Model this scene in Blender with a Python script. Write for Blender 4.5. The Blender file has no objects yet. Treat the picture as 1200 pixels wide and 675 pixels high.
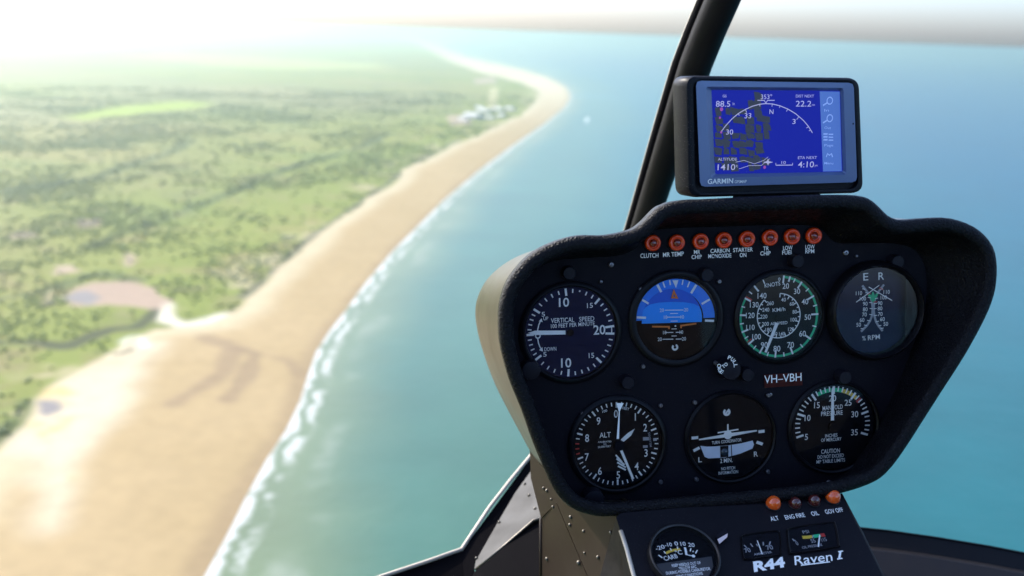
import bpy, math, random
import numpy as np
from mathutils import Vector, Matrix

random.seed(7)
rng = np.random.default_rng(11)
S = bpy.context.scene
COL = S.collection
R = math.radians

# ------------------------------------------------------------------ camera
W0, H0, FPX = 1200.0, 675.0, 1167.0
CX, CY = W0 / 2, H0 / 2
_zc = np.array([.0335, 1.0, -.2575]); _zc /= np.linalg.norm(_zc)
_yc = np.array([0, 0, 1.0]) - _zc * _zc[2]; _yc /= np.linalg.norm(_yc)
_xc = np.cross(_zc, _yc)
M = np.array([_xc, _yc, _zc])            # (right, up, forward) -> world


def ray(px, py):
    return M @ np.array([(px - CX) / FPX, -(py - CY) / FPX, 1.0])


def at(px, py, d):
    return ray(px, py) * d


cam_d = bpy.data.cameras.new('camera')
cam = bpy.data.objects.new('camera', cam_d)
COL.objects.link(cam)
cm = Matrix.Identity(4)
for i in range(3):
    cm[i][0] = M[i, 0]; cm[i][1] = M[i, 1]; cm[i][2] = -M[i, 2]
cam.matrix_world = cm
cam_d.sensor_width = 36.0
cam_d.lens = FPX / W0 * 36.0
cam_d.clip_start = 0.02
cam_d.clip_end = 400000.0
cam_d.dof.use_dof = True
cam_d.dof.focus_distance = 0.80
cam_d.dof.aperture_fstop = 6.0
S.camera = cam

# ------------------------------------------------------------------ sky, sun, exposure
SUN_AZ, SUN_EL = -52.0, 38.0             # degrees, azimuth from straight ahead, to the left negative
wd = bpy.data.worlds.new('World'); S.world = wd; wd.use_nodes = True
nt = wd.node_tree
sky = nt.nodes.new('ShaderNodeTexSky'); sky.sky_type = 'NISHITA'; sky.sun_disc = False
sky.sun_elevation = R(SUN_EL); sky.sun_rotation = R(SUN_AZ)
sky.altitude = 400; sky.air_density = 0.8; sky.dust_density = 3.8; sky.ozone_density = 5.0
bg = nt.nodes['Background']; nt.links.new(sky.outputs[0], bg.inputs[0]); bg.inputs[1].default_value = 0.13
sd_ = bpy.data.lights.new('sun', 'SUN'); sd_.energy = 2.0; sd_.angle = R(0.5); sd_.color = (1.0, 0.93, 0.80)
sun = bpy.data.objects.new('sun', sd_); COL.objects.link(sun)
sdir = Vector((math.sin(R(SUN_AZ)) * math.cos(R(SUN_EL)), math.cos(R(SUN_AZ)) * math.cos(R(SUN_EL)), math.sin(R(SUN_EL))))
sun.rotation_euler = sdir.to_track_quat('Z', 'Y').to_euler()
S.view_settings.view_transform = 'Standard'; S.view_settings.look = 'None'
S.view_settings.gamma = 1.0; S.view_settings.use_curve_mapping = False
S.view_settings.exposure = 1.88
S.render.engine = 'CYCLES'
S.cycles.use_denoising = True
S.cycles.max_bounces = 8; S.cycles.transparent_max_bounces = 16
S.cycles.volume_bounces = 1

# ------------------------------------------------------------------ materials


def mat(name, col, rough=.6, metal=0.0, noise=0.0, nscale=40.0, bump=0.0, bscale=400.0, bdist=.001, coat=0.0, dust=0.0,
        spec=.5, emit=None, estr=0.0, rvar=0.0, trans=0.0, sss=0.0):
    m = bpy.data.materials.new(name); m.use_nodes = True
    n = m.node_tree; p = n.nodes['Principled BSDF']
    p.inputs['Base Color'].default_value = (*col, 1)
    p.inputs['Roughness'].default_value = rough
    p.inputs['Metallic'].default_value = metal
    p.inputs['Specular IOR Level'].default_value = spec
    p.inputs['Coat Weight'].default_value = coat
    p.inputs['Coat Roughness'].default_value = .06
    p.inputs['Transmission Weight'].default_value = trans
    if sss:
        p.inputs['Subsurface Weight'].default_value = sss
        p.inputs['Subsurface Radius'].default_value = (.01, .003, .002)
        p.inputs['Subsurface Scale'].default_value = .3
    if emit:
        p.inputs['Emission Color'].default_value = (*emit, 1); p.inputs['Emission Strength'].default_value = estr
    tc = n.nodes.new('ShaderNodeTexCoord')
    if noise or rvar:
        t = n.nodes.new('ShaderNodeTexNoise'); t.inputs['Scale'].default_value = nscale; t.inputs['Detail'].default_value = 6
        n.links.new(tc.outputs['Object'], t.inputs['Vector'])
        if noise:
            mx = n.nodes.new('ShaderNodeMix'); mx.data_type = 'RGBA'
            mx.inputs[6].default_value = (*[c * (1 - noise) for c in col], 1)
            mx.inputs[7].default_value = (*[min(1, c * (1 + noise)) for c in col], 1)
            n.links.new(t.outputs[0], mx.inputs[0]); n.links.new(mx.outputs[2], p.inputs['Base Color'])
        if rvar:
            mr = n.nodes.new('ShaderNodeMapRange'); mr.inputs[1].default_value = .3; mr.inputs[2].default_value = .7
            mr.inputs[3].default_value = max(.02, rough - rvar); mr.inputs[4].default_value = min(1, rough + rvar)
            n.links.new(t.outputs[0], mr.inputs[0]); n.links.new(mr.outputs[0], p.inputs['Roughness'])
    if dust:
        t3 = n.nodes.new('ShaderNodeTexNoise'); t3.inputs['Scale'].default_value = 1100; t3.inputs['Detail'].default_value = 1
        t4 = n.nodes.new('ShaderNodeTexNoise'); t4.inputs['Scale'].default_value = 14; t4.inputs['Detail'].default_value = 4
        n.links.new(tc.outputs['Object'], t3.inputs['Vector']); n.links.new(tc.outputs['Object'], t4.inputs['Vector'])
        m3 = n.nodes.new('ShaderNodeMapRange'); m3.inputs[1].default_value = .66; m3.inputs[2].default_value = .76
        m4 = n.nodes.new('ShaderNodeMapRange'); m4.inputs[1].default_value = .40; m4.inputs[2].default_value = .75; m4.inputs[3].default_value = .15
        n.links.new(t3.outputs[0], m3.inputs[0]); n.links.new(t4.outputs[0], m4.inputs[0])
        mu = n.nodes.new('ShaderNodeMath'); mu.operation = 'MULTIPLY'; n.links.new(m3.outputs[0], mu.inputs[0]); n.links.new(m4.outputs[0], mu.inputs[1])
        md = n.nodes.new('ShaderNodeMix'); md.data_type = 'RGBA'; md.inputs[7].default_value = (dust, dust * .95, dust * .9, 1)
        src = p.inputs['Base Color'].links[0].from_socket if p.inputs['Base Color'].is_linked else None
        if src: n.links.new(src, md.inputs[6])
        else: md.inputs[6].default_value = (*col, 1)
        n.links.new(mu.outputs[0], md.inputs[0]); n.links.new(md.outputs[2], p.inputs['Base Color'])
    if bump:
        t2 = n.nodes.new('ShaderNodeTexNoise'); t2.inputs['Scale'].default_value = bscale; t2.inputs['Detail'].default_value = 3
        n.links.new(tc.outputs['Object'], t2.inputs['Vector'])
        b = n.nodes.new('ShaderNodeBump'); b.inputs['Strength'].default_value = bump; b.inputs['Distance'].default_value = bdist
        n.links.new(t2.outputs[0], b.inputs['Height']); n.links.new(b.outputs[0], p.inputs['Normal'])
    return m


def glass_mat(name, clear=False, ior=1.4):
    m = bpy.data.materials.new(name); m.use_nodes = True
    n = m.node_tree; n.nodes.clear()
    o = n.nodes.new('ShaderNodeOutputMaterial'); t = n.nodes.new('ShaderNodeBsdfTransparent')
    if clear:
        n.links.new(t.outputs[0], o.inputs[0]); return m
    g = n.nodes.new('ShaderNodeBsdfGlossy'); g.inputs['Roughness'].default_value = .03
    f = n.nodes.new('ShaderNodeFresnel'); f.inputs['IOR'].default_value = ior
    x = n.nodes.new('ShaderNodeMixShader')
    n.links.new(f.outputs[0], x.inputs[0]); n.links.new(t.outputs[0], x.inputs[1]); n.links.new(g.outputs[0], x.inputs[2])
    n.links.new(x.outputs[0], o.inputs[0])
    return m


MT = dict(
    face=mat('panel_paint', (.0055, .0045, .008), .6, noise=.3, nscale=60, bump=.25, bscale=900, bdist=.0003, rvar=.1, spec=.11, dust=.06),
    rim=mat('leather_black', (.0035, .003, .0045), .42, noise=.4, nscale=200, bump=1.0, bscale=620, bdist=.0016, rvar=.12, spec=.16, dust=.09),
    pod=mat('pod_shell', (.065, .052, .035), .34, metal=.7, noise=.15, nscale=8, bump=.05, bscale=300, rvar=.08),
    bezel=mat('bezel_black', (.0045, .004, .0055), .4, noise=.3, nscale=120, rvar=.1, spec=.18),
    dial=mat('dial_black', (.0045, .004, .0065), .6, noise=.2, nscale=100, spec=.08),
    dialblue=mat('dial_reflected_blue', (.010, .012, .042), .6, noise=.2, nscale=100, spec=.1),  # blue of the sky reflection put into the dial colour
    white=mat('marking_white', (.95, .93, .87), .6, noise=.05, nscale=300),
    grey=mat('marking_grey', (.38, .38, .40), .6, noise=.1, nscale=300),
    green=mat('marking_green', (.02, .56, .23), .6, noise=.08, nscale=300),
    yellow=mat('marking_yellow', (.75, .50, .04), .6, noise=.08, nscale=300),
    red=mat('marking_red', (.55, .03, .02), .6, noise=.08, nscale=300),
    orange=mat('marking_orange', (.80, .22, .03), .6, noise=.08, nscale=300),
    skyring=mat('horizon_ring_blue', (.015, .24, .85), .5, noise=.08, nscale=200),
    skytop=mat('horizon_ball_blue', (.008, .13, .66), .5, noise=.08, nscale=200),
    skyball=mat('horizon_band_blue', (.010, .34, .93), .5, noise=.08, nscale=200),
    earth=mat('horizon_brown', (.012, .005, .003), .6, noise=.2, nscale=200, spec=.1),
    screw=mat('screw_steel', (.22, .21, .22), .35, metal=.9, noise=.3, nscale=700),
    knob=mat('knob_black', (.007, .006, .010), .5, noise=.3, nscale=200, spec=.2),
    lens=mat('lens_red', (.82, .055, .004), .12, noise=.1, nscale=300, coat=.4),
    lensdark=mat('lens_dark_red', (.07, .010, .008), .10, noise=.1, nscale=300, coat=1.0),
    lensamber=mat('lens_amber', (.80, .11, .012), .12, noise=.1, nscale=300, coat=1.0, sss=.25),
    filament=mat('lamp_core', (.22, .016, .004), .12, noise=.3, nscale=300, coat=1.0),
    ring=mat('lamp_ring', (.02, .018, .02), .3, metal=.6, noise=.2, nscale=300),
    gpsbody=mat('gps_plastic', (.007, .007, .0095), .45, noise=.25, nscale=90, bump=.15, bscale=1500, bdist=.0002, rvar=.08, spec=.14, dust=.10),
    gpsbezel=mat('gps_silver', (.12, .16, .28), .36, metal=.35, noise=.06, nscale=60, rvar=.05),
    screen=mat('lcd_blue', (.004, .006, .03), .35, emit=(.006, .012, .30), estr=.29, spec=.12),
    scrtext=mat('lcd_white', (.3, .3, .4), .5, emit=(.55, .52, .80), estr=.15),
    scrgrn=mat('lcd_land', (.01, .012, .012), .5, emit=(.022, .027, .050), estr=.26),
    scrkey=mat('lcd_keys', (.01, .02, .06), .5, emit=(.05, .12, .42), estr=.32),
    scrmag=mat('lcd_marks', (.1, .02, .1), .5, emit=(.4, .08, .45), estr=.18),
    post=mat('post_black', (.008, .007, .008), .5, noise=.25, nscale=30, bump=.1, bscale=200, bdist=.0006, rvar=.08, spec=.14),
    rubber=mat('rubber_black', (.004, .0035, .0045), .7, noise=.3, nscale=60, spec=.03),
    cream=mat('frame_cream', (.50, .43, .34), .42, noise=.08, nscale=30),
    grey_metal=mat('bracket_grey', (.032, .030, .028), .55, spec=.22, noise=.12, nscale=30, bump=.08, bscale=200, rvar=.1),
    brown=mat('console_brown', (.017, .0105, .0065), .5, spec=.22, noise=.14, nscale=14, bump=.1, bscale=260, bdist=.0004, rvar=.1),
    rivet=mat('rivet_alu', (.11, .10, .085), .42, metal=.8, noise=.2, nscale=400),
    console=mat('console_black', (.006, .005, .0075), .5, noise=.3, nscale=50, bump=.2, bscale=800, bdist=.0003, rvar=.1, spec=.18, dust=.06),
    tubeglass=mat('slip_tube', (.70, .76, .84), .25, noise=.1, nscale=100, coat=.6),
    redplate=mat('placard_red', (.055, .012, .009), .6, noise=.6, nscale=120, spec=.08),
    greyplate=mat('plate_grey', (.035, .032, .034), .5, noise=.2, nscale=100),
    glass=glass_mat('instrument_glass'), coated=glass_mat('coated_glass', ior=1.16), pane=glass_mat('windscreen_acrylic', True),
    housewall=mat('render_white', (.46, .44, .40), .8, noise=.08, nscale=.3),
    houseroof=mat('roof_pale', (.50, .49, .47), .7, noise=.08, nscale=.3),
    boat=mat('boat_white', (.82, .82, .80), .35, noise=.04, nscale=.5),
    boatdark=mat('boat_glass', (.02, .03, .04), .1, noise=.1, nscale=.5),
)

# ------------------------------------------------------------------ mesh helpers


class MB:
    def __init__(s): s.v = []; s.f = []

    def add(s, vs, fs):
        o = len(s.v); s.v += [tuple(map(float, v)) for v in vs]; s.f += [tuple(i + o for i in f) for f in fs]; return s

    def poly(s, pts): return s.add(pts, [tuple(range(len(pts)))])

    def build(s, name, m, parent=None, smooth=False, sharp=None):
        me = bpy.data.meshes.new(name); me.from_pydata(s.v, [], s.f); me.update()
        if smooth:
            me.polygons.foreach_set('use_smooth', [True] * len(me.polygons))
            if sharp: me.set_sharp_from_angle(angle=R(sharp))
        o = bpy.data.objects.new(name, me); COL.objects.link(o)
        if m: me.materials.append(m)
        if parent: o.parent = parent
        return o


def rings(mb, rs, closed=True, cap0=False, cap1=False):
    """rs: list of equal-length point rings, joined into a skin"""
    n = len(rs[0]); vs = [p for r in rs for p in r]; fs = []
    for k in range(len(rs) - 1):
        for i in range(n if closed else n - 1):
            j = (i + 1) % n
            fs.append((k * n + i, k * n + j, (k + 1) * n + j, (k + 1) * n + i))
    if cap0: fs.append(tuple(reversed(range(n))))
    if cap1: fs.append(tuple((len(rs) - 1) * n + i for i in range(n)))
    return mb.add(vs, fs)


def lathe(mb, prof, c=(0, 0), n=48, sx=1.0, sy=1.0):
    """prof: (radius, z) list about local z"""
    rs = []
    for r, z in prof:
        rs.append([(c[0] + sx * r * math.cos(2 * math.pi * i / n), c[1] + sy * r * math.sin(2 * math.pi * i / n), z) for i in range(n)])
    return rings(mb, rs, cap0=prof[0][0] > 1e-7, cap1=prof[-1][0] > 1e-7)


def tube(mb, pts, r, n=10, cap=True):
    pts = [np.array(p, float) for p in pts]
    rad = r if hasattr(r, '__len__') else [r] * len(pts)
    rs = []; up = None
    for i, p in enumerate(pts):
        t = pts[min(i + 1, len(pts) - 1)] - pts[max(i - 1, 0)]; t /= np.linalg.norm(t)
        if up is None:
            up = np.cross(t, [0.3, 0.2, 0.93]); up /= np.linalg.norm(up)
        up = up - t * (up @ t); up /= np.linalg.norm(up)
        b = np.cross(t, up)
        rs.append([tuple(p + rad[i] * (math.cos(2 * math.pi * k / n) * up + math.sin(2 * math.pi * k / n) * b)) for k in range(n)])
    return rings(mb, rs, cap0=cap, cap1=cap)


def prism(mb, front, back):
    n = len(front)
    return rings(mb, [front, back], cap0=True, cap1=True)


def box(mb, x0, x1, y0, y1, z0, z1):
    v = [(x, y, z) for z in (z0, z1) for y in (y0, y1) for x in (x0, x1)]
    return mb.add(v, [(0, 2, 3, 1), (4, 5, 7, 6), (0, 1, 5, 4), (2, 6, 7, 3), (0, 4, 6, 2), (1, 3, 7, 5)])


def tag(o, label=None, cat=None, group=None, kind=None):
    if label: o['label'] = label
    if cat: o['category'] = cat
    if group: o['group'] = group
    if kind: o['kind'] = kind
    return o


# text -------------------------------------------------------------
_fc = {}


def glyphs(s, bold=0.0, shear=0.0):
    k = (s, bold, shear)
    if k not in _fc:
        cu = bpy.data.curves.new('t', 'FONT'); cu.body = s; cu.resolution_u = 3; cu.offset = bold; cu.shear = shear
        cu.fill_mode = 'FRONT'
        ob = bpy.data.objects.new('t', cu)
        me = bpy.data.meshes.new_from_object(ob)
        vs = np.array([v.co[:] for v in me.vertices]); fs = [tuple(p.vertices) for p in me.polygons]
        bpy.data.objects.remove(ob); bpy.data.meshes.remove(me); bpy.data.curves.remove(cu)
        _fc[k] = (vs, fs)
    return _fc[k]


_hv = glyphs('H')[0]; CAPH = _hv[:, 1].max() - _hv[:, 1].min()


class Plane:
    """a flat face in the world with its own axes; px() gives the local point on it (raised by z) seen at a picture point"""
    def __init__(s, o, yaw, pitch, roll):
        a, b, r = R(yaw), R(pitch), R(roll)
        ex = np.array([math.cos(a), math.sin(a), 0]); ez = np.array([math.sin(a), -math.cos(a), 0]); ey = np.array([0, 0, 1.0])
        ey, ez = ey * math.cos(b) - ez * math.sin(b), ez * math.cos(b) + ey * math.sin(b)
        ex, ey = ex * math.cos(r) + ey * math.sin(r), ey * math.cos(r) - ex * math.sin(r)
        s.o = np.array(o, float); s.B = np.array([ex, ey, ez])

    def px(s, x, y, z=0.0):
        d = ray(x, y); o = s.o + s.B[2] * z
        P = d * ((o @ s.B[2]) / (d @ s.B[2])) - s.o
        return s.B @ P

    def empty(s, name, x, y, z=0.0):
        c = s.px(x, y, z)
        e = bpy.data.objects.new(name, None); COL.objects.link(e); e.empty_display_size = .02
        w = s.o + s.B.T @ c
        m = Matrix.Identity(4)
        for i in range(3):
            for j in range(3): m[i][j] = s.B[j][i]
            m[i][3] = w[i]
        e.matrix_world = m
        return F(s, e, c)


class F:
    """drawing on a plane relative to a thing's Empty"""
    def __init__(s, pl, e, c): s.pl, s.e, s.c = pl, e, c

    def p(s, x, y, z=0.0): return tuple(s.pl.px(x, y, z) - s.c)

    def m(s, x, y, d, z=0.0):      # size in metres of d picture points there
        a = np.array(s.p(x, y, z)); b = np.array(s.p(x, y - d, z)); c = np.array(s.p(x + d, y, z))
        return .5 * (np.linalg.norm(b - a) + np.linalg.norm(c - a))

    def poly(s, mb, pts, z=0.0): return mb.poly([s.p(x, y, z) for x, y in pts])

    def line(s, mb, x0, y0, x1, y1, w, z=0.0, w1=None):
        a, b = np.array(s.p(x0, y0, z)), np.array(s.p(x1, y1, z)); d = b - a; L = np.linalg.norm(d) or 1
        n = np.array([-d[1], d[0], 0]) / L; h = s.m(x0, y0, w, z) / 2; h1 = h if w1 is None else s.m(x0, y0, w1, z) / 2
        return mb.poly([a - n * h, b - n * h1, b + n * h1, a + n * h])

    def path(s, mb, pts, w, z=0.0):
        P = [np.array(s.p(x, y, z)) for x, y in pts]; h = s.m(*pts[0], w, z) / 2
        l, r = [], []
        for i, q in enumerate(P):
            d = P[min(i + 1, len(P) - 1)] - P[max(i - 1, 0)]; d = d / np.linalg.norm(d); n = np.array([-d[1], d[0], 0])
            l.append(q + n * h); r.append(q - n * h)
        return rings(mb, [r, l], closed=False)

    def text(s, mb, t, x0, y0, x1, y1, h, z=0.0, bold=0.012, shear=0.0):
        bold = bold * .5 if h < 7 else bold
        vs, fs = glyphs(t, bold, shear)
        a, b = np.array(s.p(x0, y0, z)), np.array(s.p(x1, y1, z)); d = b - a; L = np.linalg.norm(d); u = d / L
        n = np.array([-u[1], u[0], 0]); hm = np.linalg.norm(np.array(s.p(x0, y0 - h, z)) - a)
        xa, xb = vs[:, 0].min(), vs[:, 0].max(); kx = L / max(xb - xa, 1e-6); ky = hm / CAPH
        return mb.add([a + u * (v[0] - xa) * kx + n * v[1] * ky for v in vs], fs)

    def ctext(s, mb, t, x, y, h, z=0.0, asp=None, bold=0.012, slope=-.045):
        """centred on a picture point; slope = rise of the line of text in the picture"""
        vs, _ = glyphs(t, bold); w = (vs[:, 0].max() - vs[:, 0].min()) / CAPH * h * (asp or .86)
        return s.text(mb, t, x - w / 2, y + h / 2 - slope * w / 2, x + w / 2, y + h / 2 + slope * w / 2, h, z, bold)

    def disc(s, mb, x, y, r, z=0.0, n=24):
        c = np.array(s.p(x, y, z)); q = s.m(x, y, r, z)
        return mb.poly([c + q * np.array([math.cos(2 * math.pi * i / n), math.sin(2 * math.pi * i / n), 0]) for i in range(n)])

    def ringf(s, mb, x, y, r0, r1, z=0.0, a0=0, a1=360, n=64):
        """flat ring sector, clockwise degrees from the plane's up"""
        c = np.array(s.p(x, y, z)); q0, q1 = s.m(x, y, r0, z), s.m(x, y, r1, z)
        A = [R(a0 + (a1 - a0) * i / n) for i in range(n + 1)]
        return rings(mb, [[tuple(c + q1 * np.array([math.sin(a), math.cos(a), 0])) for a in A],
                          [tuple(c + q0 * np.array([math.sin(a), math.cos(a), 0])) for a in A]], closed=False)

    def tick(s, mb, x, y, ang, r0, r1, w, z=0.0):
        c = np.array(s.p(x, y, z)); q0, q1, h = s.m(x, y, r0, z), s.m(x, y, r1, z), s.m(x, y, w, z) / 2
        a = R(ang); u = np.array([math.sin(a), math.cos(a), 0]); n = np.array([u[1], -u[0], 0])
        return mb.poly([c + u * q0 - n * h, c + u * q0 + n * h, c + u * q1 + n * h, c + u * q1 - n * h])


def thing(pl, name, label, cat, x, y, group=None, z=0.0):
    f = pl.empty(name, x, y, z); tag(f.e, label, cat, group); return f


def smooth_closed(pts, per=8):
    P = np.array(pts, float); n = len(P); out = []
    for i in range(n):
        p0, p1, p2, p3 = P[i - 1], P[i], P[(i + 1) % n], P[(i + 2) % n]
        for k in range(per):
            t = k / per
            out.append(.5 * (2 * p1 + (p2 - p0) * t + (2 * p0 - 5 * p1 + 4 * p2 - p3) * t * t + (3 * p1 - p0 - 3 * p2 + p3) * t ** 3))
    return np.array(out)


def polar_resample(P, c, n):
    """closed contour P (local 2d), as n points at even angles about c"""
    d = P - c; a = np.arctan2(d[:, 1], d[:, 0]); r = np.hypot(d[:, 0], d[:, 1]); o = np.argsort(a)
    a, r = a[o], r[o]; A = np.linspace(-math.pi, math.pi, n, endpoint=False)
    rr = np.interp(A, np.r_[a - 2 * math.pi, a, a + 2 * math.pi], np.r_[r, r, r])
    return np.c_[c[0] + rr * np.cos(A), c[1] + rr * np.sin(A)]

# ------------------------------------------------------------------ the coast below
GZ = -430.0
C3 = np.array([.0, .0, .0])


def gp(x, y):
    d = ray(x, y); return (d * (GZ / d[2]))[:2]


WATER = [(240, 675), (265, 630), (290, 580), (312, 540), (335, 505), (352, 470), (361, 440), (371, 412), (385, 390), (405, 364), (430, 330),
         (460, 295), (490, 265), (520, 235), (560, 201), (600, 171), (635, 147), (660, 127), (669, 113), (663, 102), (645, 92), (615, 82),
         (580, 74), (550, 67.5), (527, 60), (512, 52.5), (497, 46.5), (478, 42), (462, 39.5)]
VEG = [(0, 525), (25, 500), (38, 470), (60, 452), (100, 432), (130, 415), (160, 398), (182, 388), (215, 386), (250, 380), (275, 365), (290, 350),
       (320, 325), (350, 295), (380, 270), (420, 243), (460, 214), (500, 186), (540, 166), (580, 150), (612, 134), (628, 119), (632, 109),
       (614, 99), (588, 91), (560, 84.5), (530, 74), (508, 62), (488, 51), (466, 45.5), (450, 42.5)]


def coast(pts):
    P = [gp(*p) for p in pts]
    d0 = (P[0] - P[2]); d0 /= np.linalg.norm(d0)
    d1 = (P[-1] - P[-2]); d1 /= np.linalg.norm(d1)
    pre = [P[0] + d0 * 6000 + np.array([-2500, 0]), P[0] + d0 * 1200 + np.array([-100, 0])]
    return np.array([pre[0] + np.array([-20000, -40000.]), *pre, *P, P[-1] + np.array([2500., 16000.]), P[-1] + np.array([-2000., 130000.])])


def seg_dist(Q, L, closed=False):
    out = np.full(len(Q), 1e12)
    n = len(L)
    for i in range(n if closed else n - 1):
        a, b = L[i], L[(i + 1) % n]; ab = b - a
        t = np.clip(((Q - a) @ ab) / max(ab @ ab, 1e-9), 0, 1)
        d = Q - a - t[:, None] * ab
        np.minimum(out, (d * d).sum(1), out=out)
    return np.sqrt(out)


def inside(Q, L):
    r = np.zeros(len(Q), bool); n = len(L)
    for i in range(n):
        a, b = L[i], L[(i + 1) % n]
        c = (a[1] > Q[:, 1]) != (b[1] > Q[:, 1])
        with np.errstate(divide='ignore', invalid='ignore'):
            x = a[0] + (Q[:, 1] - a[1]) * (b[0] - a[0]) / (b[1] - a[1])
        r ^= c & (Q[:, 0] < x)
    return r


def side(Q, L):
    far = np.array([[-300000., L[-1][1]], [-300000., L[0][1]]])
    return np.where(inside(Q, np.vstack([L, far])), 1, -1) * seg_dist(Q, L)


_tab = rng.random((257, 257)); _tab[256] = _tab[0]; _tab[:, 256] = _tab[:, 0]


def vnoise(Q, s):
    p = Q / s; i = np.floor(p).astype(int); f = p - i; f = f * f * (3 - 2 * f); i &= 255
    a = _tab[i[:, 0], i[:, 1]]; b = _tab[i[:, 0] + 1, i[:, 1]]; c = _tab[i[:, 0], i[:, 1] + 1]; d = _tab[i[:, 0] + 1, i[:, 1] + 1]
    return (a * (1 - f[:, 0]) + b * f[:, 0]) * (1 - f[:, 1]) + (c * (1 - f[:, 0]) + d * f[:, 0]) * f[:, 1]


def fbm(Q, s, o=4):
    r = 0; a = .5; t = 0
    for k in range(o):
        r = r + a * vnoise(Q + 917.0 * k, s); t += a; a *= .55; s *= .5
    return r / t


def sstep(a, b, x):
    t = np.clip((x - a) / (b - a), 0, 1); return t * t * (3 - 2 * t)


WL, VL = coast(WATER), coast(VEG)
az = np.r_[np.linspace(-180, -37, 40, endpoint=False), np.linspace(-37, 37, 640, endpoint=False), np.linspace(37, 180, 40, endpoint=False)]
rg = np.r_[np.geomspace(30, 640, 36, endpoint=False), np.geomspace(640, 3200, 260, endpoint=False), np.geomspace(3200, 50000, 220, endpoint=False), np.geomspace(50000, 150000, 14)]
A_, R_ = np.meshgrid(np.radians(az), rg)
Q = np.c_[(R_ * np.sin(A_)).ravel(), (R_ * np.cos(A_)).ravel()]
na, nr = len(az), len(rg)
sd = side(Q, WL); vd = side(Q, VL)
# ragged natural edges, in metres
rag = (fbm(Q, 160, 4) - .5)
vd = vd + rag * np.clip(50 * np.hypot(Q[:, 0], Q[:, 1]) / 2500, 36, 70)
sdw = sd + (fbm(Q + 5000, 120, 3) - .5) * 22


def blob(pts, soft):
    L = np.array([gp(*p) for p in pts]); lo, hi = L.min(0) - 4 * soft, L.max(0) + 4 * soft
    m = np.zeros(len(Q)); k = np.where(((Q > lo) & (Q < hi)).all(1))[0]
    if len(k):
        q = Q[k]; d = seg_dist(q, L, True) * np.where(inside(q, L), 1, -1) + (fbm(q, soft * 5, 3) - .5) * soft * 3
        m[k] = sstep(-soft, soft, d)
    return m


def streak(pts, w, soft=None):
    L = np.array([gp(*p) for p in pts]); soft = soft or w * .6
    d = seg_dist(Q, L) + (fbm(Q, w * 6, 3) - .5) * w * 2.2
    return 1 - sstep(w - soft, w + soft, d)


def mixc(a, c, m): return a + (np.array(c) - a) * m[:, None]


N1, N2, N3, N4 = fbm(Q, 900, 4), fbm(Q + 3000, 220, 4), fbm(Q + 7000, 60, 4), fbm(Q + 9000, 2600, 4)
col = np.tile(np.array([.150, .165, .036]), (len(Q), 1))
col = mixc(col, (.20, .18, .055), sstep(.40, .66, N1))
col = mixc(col, (.085, .115, .036), sstep(.52, .72, N2) * .6)
col = mixc(col, (.20, .17, .075), sstep(.58, .78, N3) * .5)
col = mixc(col, (.17, .14, .08), sstep(.5, .7, N4) * .5)
near_coast = sstep(1100, 200, sd) * sstep(60000, 9000, np.hypot(Q[:, 0], Q[:, 1]))
col = mixc(col, (.150, .185, .030), near_coast * .85 * sstep(.2, .6, 1 - N3))
# paddocks, clearings and dark tree lines
field = blob([(66, 139), (110, 131), (165, 124), (212, 120.5), (246, 122), (205, 130), (150, 136), (100, 141)], 60)
col = mixc(col, (.21, .27, .03), field)
field2 = blob([(150, 66), (185, 61), (260, 64), (350, 70), (440, 75), (436, 81), (330, 82), (230, 76)], 200)
col = mixc(col, (.30, .31, .10), field2 * .8)
for pts, w in [([(108, 292), (135, 278), (165, 270), (200, 257), (235, 243), (262, 232), (290, 219), (330, 202), (350, 196)], 15),
               ([(55, 222), (90, 214), (110, 212), (145, 198), (200, 180), (225, 165)], 26), ([(0, 228), (40, 220), (70, 217)], 20),
               ([(5, 352), (50, 345), (90, 330), (120, 322), (160, 330)], 14), ([(330, 200), (370, 190), (420, 175), (450, 160)], 22), ([(-10, 522), (8, 508), (24, 490), (34, 474)], 12)]:
    col = mixc(col, (.022, .045, .024), streak(pts, w) * .55)
for pts in [[(92, 262), (118, 260), (118, 267), (95, 270)], [(12, 277), (38, 273), (40, 280), (14, 283)], [(64, 314), (88, 312), (92, 320), (66, 324)],
            [(146, 298), (156, 298), (157, 314), (147, 314)], [(50, 355), (62, 343), (64, 360), (48, 362)], [(555, 93), (580, 91), (582, 98), (557, 99)],
            [(524, 138), (550, 136), (552, 147), (528, 148)]]:
    col = mixc(col, (.32, .24, .17), blob(pts, 9))
col = mixc(col, (.36, .32, .16), streak([(579, 103), (577, 128)], 26, 8))            # the dirt strip behind the village
col = mixc(col, (.50, .46, .36), streak([(150, 345), (190, 362), (196, 376), (214, 384), (236, 380), (262, 372)], 16))
col = mixc(col, (.36, .30, .18), sstep(130, 15, vd) * sstep(-5, 10, vd) * sstep(.50, .66, fbm(Q + 1700, 90, 4)) * .8)
col = mixc(col, (.075, .070, .055), streak([(286, 349), (320, 322), (350, 293), (380, 268), (420, 241), (460, 212), (500, 184), (540, 164)], 9, 5) * .75)
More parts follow.
